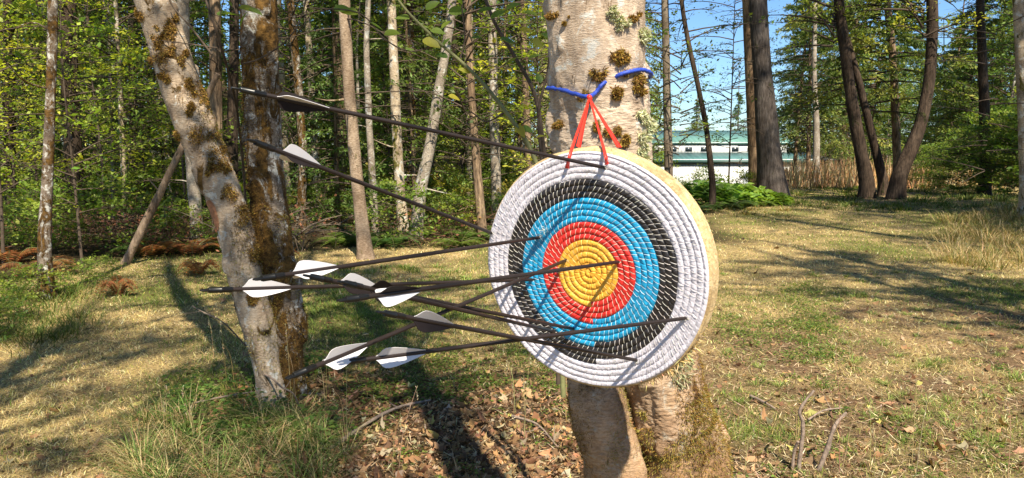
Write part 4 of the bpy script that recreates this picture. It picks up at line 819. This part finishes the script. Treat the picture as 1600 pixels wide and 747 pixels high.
# bare twig and leafy shoots in front of the fork
def shoot(root, pts, Y, r0, r1, n=22, m_=None, name='stem'):
    mb = MB(); Q = spline([at(p[0], p[1], Y + (p[2] if len(p) > 2 else 0)) for p in pts], n) - np.array(root.location); tube(mb, Q, np.linspace(r0, r1, n), 7); mb.build(name, m_ or M_twig, root, smooth=True); return Q
def big_leaf(root, px, py, Y, L, ang, col, tiltn=(0, -.6, 1)):
    n = 9; s = np.linspace(0, 1, n); wd = np.sin(np.pi * s ** .8) ** .85 * .30 * L; d = np.array([math.cos(ang), 0.25 * rng.normal(), math.sin(ang)]); d = unit(d); N = unit(np.array(tiltn) + .3 * rng.normal(size=3)); S = unit(np.cross(d, N)); N = np.cross(S, d)
    P = at(px, py, Y) - np.array(root.location); C = P + d * (s * L)[:, None] - N * (.16 * L * s ** 2)[:, None]
    V = np.stack([C + S * wd[:, None] + N * wd[:, None] * .3, C, C - S * wd[:, None] + N * wd[:, None] * .3], 1).reshape(-1, 3); i = np.arange(n - 1)[:, None] * 3
    F = np.concatenate([i + [0, 1, 4, 3], i + [1, 2, 5, 4]]); mb = MB(); mb.add(V, F, 0, np.array(col)); return mb
def shoot_leaves(root, lst, Y, pal):
    for (px, py, L, ang, k_) in lst: big_leaf(root, px, py, Y, L, ang, pal[k_]).build('leaf', M_leaf, root, smooth=True)
P0 = on_ground(372, 560); tw = empty('bare_shrub', P0); tag(tw, 'thin bare twiggy shrub in front of the fork of the alder', 'shrub')
YY = 4.0
shoot(tw, [(384, 540, 1.0), (384, 330, .9), (374, 200, .6), (362, 132, .3), (339, 52, .0), (318, -10)], YY, .010, .006); shoot(tw, [(331, 85), (300, 45), (270, 10), (262, -10)], YY, .006, .003); shoot(tw, [(370, 175, .5), (372, 100, .3), (376, 60, .1), (362, -5, .1)], YY, .004, .003)
shoot(tw, [(340, 75), (290, 68), (240, 62)], YY, .004, .002); shoot(tw, [(378, 100), (405, 92), (440, 70), (465, 40), (480, -5)], YY, .005, .003); shoot(tw, [(335, 60), (345, 20), (352, -10)], YY, .004, .002)
shoot_leaves(tw, [(345, 22, .10, .1, 0), (372, 12, .11, -.1, 1), (352, 25, .08, 2.6, 0), (388, 14, .08, -.3, 1), (376, 42, .09, 1.2, 0)], YY, [[.12, .2, .04], [.2, .25, .05]])
# leafy shrub behind the target whose long shoots cross the upper middle
P0 = np.array([.12, 2.75, gz(.12, 2.75)]); sh = empty('hanging_shrub', P0); tag(sh, 'leafy shrub with long arching stems rising behind the left rim of the target', 'shrub')
Y2 = 2.75
shoot(sh, [(880, 620), (870, 400), (838, 255), (790, 175), (740, 115), (690, 70), (640, 22), (615, -10)], Y2, .011, .004, 40, M_twig_green)
shoot(sh, [(872, 600), (872, 380), (850, 235), (836, 150), (805, 90), (775, 40), (755, -10)], Y2 + .1, .010, .006, 40, M_twig); shoot(sh, [(866, 420), (845, 240), (842, 170), (856, 110), (862, 40), (872, -10)], Y2 + .05, .006, .004, 30)
shoot(sh, [(790, 175), (760, 190), (735, 175), (720, 182)], Y2, .003, .002); shoot(sh, [(718, 95), (726, 60), (722, 10), (730, -10)], Y2, .003, .002); shoot(sh, [(842, 180), (815, 195), (800, 230)], Y2, .003, .002); shoot(sh, [(690, 70), (640, 80), (600, 60), (560, 20), (480, 12)], Y2, .003, .002)
PALL = [[.12, .2, .035], [.2, .28, .05], [.36, .34, .05], [.16, .24, .04]]
shoot_leaves(sh, [(660, 62, .075, -.35, 2), (672, 48, .06, -.1, 1), (690, 75, .05, .9, 1), (700, 90, .05, 2.8, 0), (745, 20, .07, .3, 0), (768, 30, .07, .7, 1), (812, 48, .06, .1, 2), (830, 62, .055, -.5, 2), (800, 70, .05, 2.6, 1), (826, 92, .05, .4, 1), (812, 165, .045, 0, 2), (806, 195, .06, -.9, 2), (815, 200, .05, -.2, 1), (845, 130, .045, 1.9, 3), (735, 115, .05, 2.7, 2), (700, 150, .05, -.2, 2), (640, 30, .07, 2.9, 1), (600, 55, .07, .3, 3), (560, 22, .07, 2.9, 1), (575, 35, .06, -.3, 1), (520, 15, .07, .1, 3), (700, 20, .07, .2, 3), (722, 8, .08, 2.4, 1), (780, 60, .06, -.2, 3), (755, 95, .05, .5, 1), (860, 60, .04, 2.5, 3), (850, 30, .05, 1.2, 0), (770, 120, .05, 2.8, 0), (838, 215, .035, .3, 2), (650, 85, .05, 2.5, 1), (690, 45, .05, .8, 1), (735, 60, .05, .1, 0), (795, 100, .045, .8, 3), (790, 15, .06, .4, 1), (820, 20, .06, .0, 3), (665, 15, .06, .6, 0)], Y2, PALL)

# ------------------------------------------------------------------ archery target
TC = np.array([0.16048, 1.49609, 1.28643]); yaw, tilt = 0.54384, -0.07854
Nn = np.array([-math.sin(yaw) * math.cos(tilt), -math.cos(yaw) * math.cos(tilt), math.sin(tilt)]); Uu = np.array([math.cos(yaw), -math.sin(yaw), 0]); Vv = -np.cross(Uu, Nn)
RAD, TH, PIT = .25, .055, .0125
tg = empty('archery_target', TC); tag(tg, 'round coiled straw archery target with white, black, blue, red and yellow rings', 'target')
def L3(a, b, h): return np.asarray(a)[..., None] * Uu + np.asarray(b)[..., None] * Vv + np.asarray(h)[..., None] * Nn
TH0 = R(-86)
nr, nth = 200, 1440
rr = np.linspace(0.0005, RAD, nr); th = np.linspace(0, 2 * np.pi, nth, endpoint=False)
def coil(r, th_):
    tp_ = (th_ - TH0) % (2 * np.pi); qq = r / PIT - tp_ / (2 * np.pi); return qq, tp_
SP = .0118
def arc_s(k, tp_):  # arc length along the rope, at coil k, angle tp_
    return 2 * np.pi * PIT * (k + .5 + tp_ / (2 * np.pi)) ** 2 / 2
RR, TT = np.meshgrid(rr, th, indexing='ij'); Q_, TP = coil(RR, TT); K = np.floor(Q_); fr_ = Q_ - K
rc = (K + .5 + TP / (2 * np.pi)) * PIT
s_arc = arc_s(K, TP) + np.where(K >= 5, 1, .4) * (fr_ - .5) * .006
ph = (s_arc / SP) % 1.0; dst = np.minimum(ph, 1 - ph)
prof = np.sqrt(np.clip(1 - (2 * fr_ - 1) ** 2, 0, 1)) ** .8
amp_ = .0046 * (1 - .34 * np.exp(-(dst / .10) ** 2)) * (.85 + .3 * noise3(np.stack([s_arc * 40, K, 0 * K], -1), 9))
w_ring = K >= 15
amp_ = np.where(w_ring, .0038 * (1 - .20 * np.exp(-(dst / .11) ** 2)), amp_)
hh = amp_ * prof + .0022 * (fbm(np.stack([s_arc * 150, Q_ * 2.6, 0 * s_arc], -1), 3, 4) - .5) + .003 * (n2(RR * np.cos(TT), RR * np.sin(TT), 14, 8) - .5)
hh = hh - .004 * sstep(RAD - .004, RAD, RR)
Rwob = RR * (1 + .010 * (noise3(np.stack([np.cos(TT) * 2.2, np.sin(TT) * 2.2, 0 * TT], -1), 4) - .5) * (RR / RAD) ** 2 )
V = L3(Rwob * np.cos(TT), Rwob * np.sin(TT), hh).reshape(-1, 3)
i = np.arange(nr - 1)[:, None] * nth; j = np.arange(nth)[None]; j2 = (j + 1) % nth
F = np.stack([i + j, i + nth + j, i + nth + j2, i + j2], -1).reshape(-1, 4)
Kc = np.floor(coil((RR[:-1] + RR[1:]) / 2, TT[:-1] + np.pi / nth)[0])
mi = np.select([Kc < 5, Kc < 8, Kc < 12, Kc < 15], [0, 1, 2, 3], 4).reshape(-1)
def wrap_mat(name, col, rough=.42, var=.16, sheen=.5):
    m, t, b = mat(name); b.inputs['Roughness'].default_value = rough; b.inputs['Specular IOR Level'].default_value = sheen
    co = t.nodes.new('ShaderNodeTexCoord'); n = nz(t, co.outputs['Object'], 130, 5, .65, .5); n_b = nz(t, co.outputs['Object'], 22, 4, .6)
    r = ramp(t, [(.32, tuple(c_ * (1 - var) for c_ in col)), (.66, tuple(min(.88, c_ * (1 + var)) for c_ in col))]); t.links.new(n.outputs[0], r.inputs[0])
    r2 = ramp(t, [(.3, (.88, .88, .88)), (.6, (1.03, 1.03, 1.03))]); t.links.new(n_b.outputs[0], r2.inputs[0])
    t.links.new(mixc(t, 1., r.outputs[0], r2.outputs[0], 'MULTIPLY'), b.inputs['Base Color']); bump(t, b, n.outputs[0], .55, .0025); return m
FM = [wrap_mat('yellow_straw_wrap', (.76, .375, .04), .5), wrap_mat('red_plastic_wrap', (.60, .025, .018)), wrap_mat('blue_plastic_wrap', (.010, .27, .50)), wrap_mat('black_plastic_wrap', (.018, .015, .016), .38, .3), wrap_mat('white_cloth_wrap', (.57, .54, .60), .6, .07, .3)]
names = ['yellow_ring', 'red_ring', 'blue_ring', 'black_ring', 'white_ring']
for q in range(5):
    fq = F[mi == q]; uq, inv = np.unique(fq, return_inverse=True); mb = MB(); mb.add(V[uq], inv.reshape(-1, 4)); mb.build(names[q], FM[q], tg, smooth=True)
# threads sewn across each coil
def surf_h(r, t_):
    q_, tp_ = coil(r, t_); k_ = np.floor(q_); f_ = q_ - k_; return .0046 * np.sqrt(np.clip(1 - (2 * f_ - 1) ** 2, 0, 1)) ** .8 * np.where(k_ >= 15, .9, .86) + .003 * (n2(r * np.cos(t_), r * np.sin(t_), 14, 8) - .5)
mbs = MB(); total = arc_s(RAD / PIT - .5, 0.0) * 1.0; Sst = np.arange(30, int(arc_s(19.4, 0) / SP)) * SP + .0
kk = np.sqrt(2 * Sst / (2 * np.pi * PIT)) - .5; Kst = np.floor(kk); tst = (kk - Kst) * 2 * np.pi
n_s = len(Sst); f = np.linspace(.03, .97, 7)[None]; keep = rng.random(n_s) < np.where(Kst >= 15, .75, .95)
Kst, tst = Kst[keep], tst[keep]; n_s = len(Kst); rcs = (Kst + .5 + tst / (2 * np.pi)) * PIT
rj = (Kst[:, None] + tst[:, None] / (2 * np.pi) + f) * PIT
dth = -np.where(Kst >= 5, 1, .4)[:, None] * (f - .5) * .006 / rcs[:, None] + (rng.normal(size=n_s) * .0008 / rcs)[:, None]
tj = TH0 + tst[:, None] + dth
wd = rng.uniform(.00042, .00070, n_s)[:, None] / rcs[:, None]
ok = rj.max(1) < RAD - .003; rj, tj, wd, Kst = rj[ok], tj[ok], wd[ok], Kst[ok]; n_s = len(rj)
hz_ = surf_h(rj, tj) + .0007
A_ = L3(rj * np.cos(tj - wd), rj * np.sin(tj - wd), hz_); B2 = L3(rj * np.cos(tj), rj * np.sin(tj), hz_ + .0007); C_ = L3(rj * np.cos(tj + wd), rj * np.sin(tj + wd), hz_)
VV = np.stack([A_, B2, C_], 2).reshape(-1, 3); b0 = np.arange(n_s)[:, None, None] * 21; st = np.arange(6)[None, :, None] * 3
F = np.concatenate([b0 + st + np.array([0, 1, 4, 3]), b0 + st + np.array([1, 2, 5, 4])], 1).reshape(-1, 4)
palS = np.array([[.78, .56, .16], [.80, .52, .42], [.50, .66, .72], [.56, .52, .47], [.62, .59, .58]])
cs_ = jit(palS[np.select([Kst < 5, Kst < 8, Kst < 12, Kst < 15], [0, 1, 2, 3], 4)], n_s, .14, .03)
mbs.add(VV, F, 0, np.repeat(cs_, 21, 0))
mt, t, b = mat('sewing_thread'); a = t.nodes.new('ShaderNodeAttribute'); a.attribute_name = 'col'; t.links.new(a.outputs['Color'], b.inputs['Base Color']); b.inputs['Roughness'].default_value = .5
mbs.build('stitching', mt, tg, smooth=True)
# straw rim and back
m_straw, t, b = mat('straw_rim'); b.inputs['Roughness'].default_value = .75; co = t.nodes.new('ShaderNodeTexCoord')
n_ = nz(t, co.outputs['Object'], 70, 7, .75, 1.5); r = ramp(t, [(.3, (.34, .22, .10)), (.5, (.60, .43, .21)), (.68, (.74, .60, .37))]); t.links.new(n_.outputs[0], r.inputs[0])
n_b = nz(t, co.outputs['Object'], 9, 4, .6); r2 = ramp(t, [(.32, (.62, .56, .5)), (.55, (1.05, 1.05, 1.05))]); t.links.new(n_b.outputs[0], r2.inputs[0]); t.links.new(mixc(t, 1., r.outputs[0], r2.outputs[0], 'MULTIPLY'), b.inputs['Base Color']); bump(t, b, n_.outputs[0], .9, .006)
nd = 44; dep = np.linspace(0, 1, nd); TT2, DD = np.meshgrid(th[::3], dep, indexing='xy')
lay = np.sqrt(np.clip(1 - ((DD * 4) % 1 * 2 - 1) ** 2, 0, 1))
pr = RAD * (1 + .010 * (noise3(np.stack([np.cos(TT2) * 2.2, np.sin(TT2) * 2.2, 0 * TT2], -1), 4) - .5)) - .0005 + (.0040 * lay) + .003 * np.sin(np.pi * DD) + .005 * (fbm(np.stack([np.cos(TT2) * 9, np.sin(TT2) * 9, DD * 3], -1), 14, 3) - .5) * np.sin(np.pi * DD) + .0014 * (fbm(np.stack([TT2 * 26, DD * 22, 0 * DD], -1), 15, 2) - .5)
pr = pr - .006 * sstep(.9, 1, DD); pr[0] -= .0015
mb = MB(); V = L3(pr * np.cos(TT2), pr * np.sin(TT2), -.002 - DD * TH).reshape(-1, 3); nw = TT2.shape[1]
i = np.arange(nd - 1)[:, None] * nw; j = np.arange(nw)[None]; F = np.stack([i + j, i + (j + 1) % nw, i + nw + (j + 1) % nw, i + nw + j], -1)[:, :, ::-1].reshape(-1, 4); mb.add(V, F)
lastr = V[-nw:]; cc = (L3(0., 0., -.002 - TH))[None]; k_ = np.arange(nw); mb.add(np.vstack([lastr, cc]), np.stack([k_, (k_ + 1) % nw, np.full(nw, nw)], -1)); mb.build('straw_rim', m_straw, tg, smooth=True)
# loose straw at the lower right of the rim
mb = MB(); n = 420; a_ = np.where(rng.random(n) < .72, R(-52) + .22 * rng.normal(size=n), rng.uniform(-math.pi, math.pi, n)); hd = -rng.uniform(.004, .056, n); C = L3((RAD + .002) * np.cos(a_), (RAD + .002) * np.sin(a_), hd)
D = L3(np.cos(a_), np.sin(a_), 0 * a_) * .9 + rng.normal(size=(n, 3)) * .8; L = np.where(np.abs(a_ - R(-52)) < .5, rng.uniform(.008, .03, n), rng.uniform(.003, .009, n)); leaves(mb, C, D, rng.normal(size=(n, 3)), L, .0016, jit([[.62, .44, .2]], n, .2)); mb.build('loose_straw', M_dry, tg)
mb = MB()
for (px, py, nf, sz) in [(846, 368, 34, .012), (852, 358, 26, .012), (945, 262, 22, .008), (1073, 497, 26, .008), (768, 364, 18, .009), (995, 563, 16, .007), (884, 407, 16, .007), (967, 409, 8, .005)]:
    P = (lambda d: CAM + d * (((TC + Nn * .004 - CAM) @ Nn) / (d @ Nn)))(ray(px, py)) - TC
    D = rng.normal(size=(nf, 3)) * .8 + Nn * .7; leaves(mb, P + rng.normal(size=(nf, 3)) * .002, D, rng.normal(size=(nf, 3)), sz * rng.uniform(.4, 1.3, nf), .0011, jit([[.62, .60, .55]], nf, .15, .03))
mb.build('torn_fibres', M_dry, tg)
# red straps
M_red = simple('red_strap', (.72, .035, .02), .45, .4, .12, 80); M_blue = simple('blue_rope', (.03, .07, .42), .5, .4, .25, 120, bmp=.4)
def face_pt(px, py, h=0.0):
    d = ray(px, py); o = TC + Nn * h; t_ = ((o - CAM) @ Nn) / (d @ Nn); return CAM + d * t_
KN = at(921, 153, 1.70)
def ribbon(pts, wd, th_, n=26):
    P = spline(pts, n); T = unit(np.gradient(P, axis=0)); view = unit(P - CAM); S = unit(np.cross(T, np.array([.25, -1, .1]))); N = np.cross(S, T); mb = MB()
    w_ = np.broadcast_to(wd, (n,))[:, None]; rows = np.stack([P - S * w_ / 2 - N * th_, P + S * w_ / 2 - N * th_, P + S * w_ / 2 + N * th_, P - S * w_ / 2 + N * th_], 1).reshape(-1, 3)
    i = np.arange(n - 1)[:, None] * 4; F = np.concatenate([i + [a_, (a_ + 1) % 4, 4 + (a_ + 1) % 4, 4 + a_] for a_ in range(4)]); mb.add(rows, F); mb.add(rows[:4], [[0, 1, 2, 3]]); mb.add(rows[-4:], [[3, 2, 1, 0]]); return mb
def rimtop(px, h):  # point over the rim at image column px
    best = None
    for a_ in np.linspace(R(50), R(120), 200):
        P = TC + L3((RAD + .007) * math.cos(a_), (RAD + .007) * math.sin(a_), h); q = P - CAM; X = 800 + FPX * (q @ AX_R) / (q @ AX_D)
        if best is None or abs(X - px) < best[0]: best = (abs(X - px), P)
    return best[1]
for (fx, fy, rx, bxx) in [(886, 263, 893, 904), (948, 257, 944, 968)]:
    Pf = face_pt(fx, fy, .006); r0 = rimtop(rx, .006); rb = rimtop(bxx, -TH - .004)
    ribbon([KN - TC, r0 - TC, Pf - TC], np.linspace(.004, .0085, 26), .0007).build('hanging_strap', M_red, tg)
    ribbon([KN - TC + [0, .003, 0], (KN - TC) * .5 + (rb - TC) * .5, rb - TC], np.linspace(.004, .011, 26), .0007).build('hanging_strap', M_red, tg)
mb = MB(); tube(mb, spline([KN - TC + [-.004, 0, .004], KN - TC + [0, -.004, 0], KN - TC + [.003, 0, -.012]], 8), np.array([.003, .005, .006, .006, .006, .005, .004, .003]), 8); mb.build('strap_knot', M_red, tg, smooth=True)
# blue rope round the trunk
rp = []
def on_trunk(px, py, outw=.004):
    """point on the front surface of the main stem seen at this pixel"""
    W = V1.reshape(-1, 3) + off; q = W - CAM; zq = q @ AX_D; X = 800 + FPX * (q @ AX_R) / zq; Yp = 373.5 - FPX * (q @ AX_U) / zq
    dd = (X - px) ** 2 + (Yp - py) ** 2 + np.where(d1.reshape(-1, 3)[:, 1] < .12, 0, 1e6); k_ = np.argmin(dd); return W[k_] + d1.reshape(-1, 3)[k_] * outw, d1.reshape(-1, 3)[k_]
fr_pts = [on_trunk(x_, y_, .009)[0] for x_, y_ in [(869, 138), (884, 141), (902, 147)]] + [KN + [-.004, .004, .003]] + [on_trunk(x_, y_, .009)[0] for x_, y_ in [(930, 146), (942, 132)]] + [on_trunk(953, 126, -.012)[0]] + [on_trunk(x_, y_, .009)[0] for x_, y_ in [(966, 119), (982, 113), (998, 110)]]
ctr = np.array([at(936, 125, TY)[0], TY]); f0, f1 = fr_pts[0], fr_pts[-1]; a0 = math.atan2(f0[1] - ctr[1], f0[0] - ctr[0]); a1 = math.atan2(f1[1] - ctr[1], f1[0] - ctr[0])
a0 = a0 % (2 * math.pi); a1 = a1 % (2 * math.pi)
if a0 < a1: a0 += 2 * math.pi
r_b = .128; aa = np.linspace(a1, a1 + ((a0 - a1) % (2 * math.pi)), 16)[1:-1]; back = [np.array([ctr[0] + r_b * math.cos(x_), ctr[1] + r_b * math.sin(x_), f1[2] + (f0[2] - f1[2]) * q_]) for x_, q_ in zip(aa, np.linspace(.07, .93, 14))]
mb = MB(); tube(mb, spline(fr_pts + back + [fr_pts[0]], 200), .0050, 9, disp=lambda V: .0010 * np.sin(V[..., 0] * 700 + V[..., 2] * 900)); tag(mb.build('blue_rope', M_blue, smooth=True), 'blue rope tied round the target tree above the target', 'rope')

# ------------------------------------------------------------------ arrows
M_shaft = simple('carbon_shaft', (.022, .015, .013), .42, .35, .15, 60); M_nock = simple('black_nock', (.007, .007, .007), .35, .4, .2, 60)
M_vw = simple('white_vane', (.60, .575, .59), .45, .4, .03, 50); M_vd = simple('dark_vane', (.012, .008, .008), .6, .2, .15, 50); M_lip = simple('clear_nock_plastic', (.55, .56, .56), .25, .5, .05, 50)
VP = np.array([[0, 0], [.003, .0025], [.006, .0075], [.009, .0130], [.013, .0160], [.020, .0168], [.030, .0154], [.045, .0118], [.060, .0074], [.076, .0020], [.082, 0]])
def arrow(label, Npx, Ipx, Lv, roll, vcols, vstart=.064, vscale=1.0, dark_all=False):
    I3 = face_pt(*Ipx, .002); d = ray(*Npx); q = I3 - CAM; bb = d @ q; disc = bb * bb - (q @ q - Lv * Lv); t_ = bb - math.sqrt(max(0, disc)); N3 = CAM + d * t_
    ax = unit(I3 - N3); Ltot = np.linalg.norm(I3 - N3) + .035
    root = empty('arrow', N3); tag(root, label, 'arrow', 'arrows stuck in the target')
    A = unit(np.cross(ax, [0, 0, 1.])); B_ = np.cross(A, ax)   # A: right of travel, B: up
    mb = MB(); s = np.array([.040, .3, .6, Ltot]); tube(mb, ax * s[:, None] + B_ * (-.0035 * np.sin(np.pi * s / Ltot))[:, None] * 0, .0036, 14); mb.build('shaft', M_shaft, root, smooth=True)
    mb = MB(); s = np.array([.012, .014, .030, .0305, .0325, .033, .047, .049]); tube(mb, ax * s[:, None], np.array([.0040, .0046, .0046, .0050, .0050, .0045, .0045, .0038]), 14)
    # two prongs with a slot
    for sg in (-1, 1):
        P = ax * np.array([0, .004, .009, .0135])[:, None] + A * sg * np.array([.0022, .0025, .0027, .0024])[:, None]; tube(mb, P, np.array([.0014, .0019, .0020, .0019]), 8)
    mb.build('nock', M_nock, root, smooth=True)
    for k_ in range(3):
        an = roll + k_ * 2 * math.pi / 3; o_ = A * math.cos(an) + B_ * math.sin(an); sd_ = np.cross(ax, o_); pts = VP * [vscale, vscale]
        tw = .12 * pts[:, 0] / .076
        pts = pts * [1, .86]; base = ax * (vstart + pts[:, 0])[:, None] + o_ * .0033; top = ax * (vstart + pts[:, 0])[:, None] + o_ * (.0033 + pts[:, 1])[:, None] + sd_ * (pts[:, 1] * tw * .6)[:, None]
        n = len(pts); mb = MB()
        for e in (-.00035, .00035):
            VV = np.vstack([base + sd_ * e, top + sd_ * e]); i = np.arange(n - 1)[:, None]; F = np.concatenate([i + [0, 1, n + 1, n]], 0).reshape(-1, 4); mb.add(VV, F if e > 0 else F[:, ::-1])
        VV = np.vstack([top - sd_ * .00035, top + sd_ * .00035]); mb.add(VV, np.concatenate([np.arange(n - 1)[:, None] + [0, 1, n + 1, n]])); mb.build('vane', [M_vw, M_vd][vcols[k_]], root)
    return root
PI = math.pi
arrow('black fletched arrow highest of all, stuck in the top of the white ring', (362, 137), (945, 262), .715, R(15), (0, 1, 1))
arrow('arrow with white and black vanes stuck in the upper left edge of the white ring', (388, 218), (768, 364), .70, R(80), (0, 0, 1))
arrow('white fletched arrow stuck in the left side of the blue ring', (397, 437), (843, 371), .70, R(95), (0, 0, 0))
arrow('leftmost arrow, white fletched and level, stuck where black meets blue', (313, 454), (832, 437), .71, R(80), (0, 0, 0))
arrow('arrow crossing the centre into the right edge of the yellow ring', (528, 470), (967, 409), .70, R(45), (1, 0, 0))
arrow('arrow with a tall white vane pointing down into the lower blue ring', (475, 430), (896, 514), .70, R(75), (0, 0, 1))
arrow('arrow close beneath the tall vaned one, stuck in the lower black ring', (530, 440), (865, 518), .70, R(60), (1, 1, 1))
arrow('lowest pointing arrow, stuck in the bottom of the white ring', (590, 487), (995, 563), .70, R(55), (0, 0, 1))
arrow('steeply rising arrow from the lower left into the left of the yellow ring', (447, 592), (884, 407), .72, R(72), (0, 0, 0))
arrow('rising arrow with broad pale vanes stuck in the lower right white ring', (520, 568), (1073, 497), .71, R(62), (0, 0, 0))

# ------------------------------------------------------------------ tell apart the many: each label names the trunk it stands by
bpy.context.view_layer.update()
SHORT = {0: 'the lone mossy alder', 2: 'the thick furrowed trunk', 5: 'the brown trunk beside the leaning alder', 8: 'the trunks inside the fork', 11: 'the pale trunk behind the fletching', 12: 'the sunlit fir', 14: 'the straight pale trunk', 15: 'the crooked alder', 17: 'the brown trunk near the target', 18: 'the grey trunk above the target', 22: 'the slim trunk before the barn', 25: 'the thick grey fir', 27: 'the three dark trunks', 30: 'the curved dark trunk', 31: 'the straight dark fir', 32: 'the pale trunk at the right edge'}
def scr(o):
    q = np.array(o.matrix_world.translation) - CAM; z = q @ AX_D; return 800 + FPX * (q @ AX_R) / z if z > .5 else None
trunks = {k: FT[k][2][-1][0] for k in SHORT}
SB = {'saplings in the wood': 'leafy sapling', 'firs beyond the field': 'distant field fir', 'shrubs on the floor of the wood': 'low green shrub', 'young firs in the wood': 'young fir', 'big bushes right of the path': 'big dark bush', 'heaps of dead branches': 'heap of dead branches', 'slender trees before the barn': 'slender thin leaved tree', 'bushes in front of the barn': 'dark low bush', 'ferns at the edge of the wood': 'green sword fern', 'withered ferns': 'rust brown withered fern', 'yellowing shrubs in the wood': 'yellowing shrub', 'broad leaved trees at the right': 'broad leaved tree', 'trees in the depth of the wood': 'slim background tree', 'firs at the back of the wood': 'bushy distant fir'}
ORD = ['first', 'second', 'third', 'fourth', 'fifth', 'sixth', 'seventh', 'eighth', 'ninth', 'tenth', 'eleventh', 'twelfth', 'thirteenth', 'fourteenth', 'fifteenth', 'sixteenth', 'seventeenth', 'eighteenth', 'nineteenth', 'twentieth', 'twenty first', 'twenty second', 'twenty third', 'twenty fourth', 'twenty fifth', 'twenty sixth', 'twenty seventh', 'twenty eighth', 'twenty ninth', 'thirtieth']
bins = {}
for o in sc.objects:
    if o.parent is None and o.get('group') in SB:
        x = scr(o)
        if x is None: continue
        k = min(trunks, key=lambda q: abs(trunks[q] - x)); bins.setdefault((o['group'], k), []).append((x, o))
for (gname, k), lst in bins.items():
    lst.sort(key=lambda t_: t_[0]); nsh = SHORT[k]
    for q, (x, o) in enumerate(lst):
        o['label'] = f"{SB[gname]} by {nsh}" + ('' if len(lst) == 1 else f", {ORD[min(q, 29)]} from left")
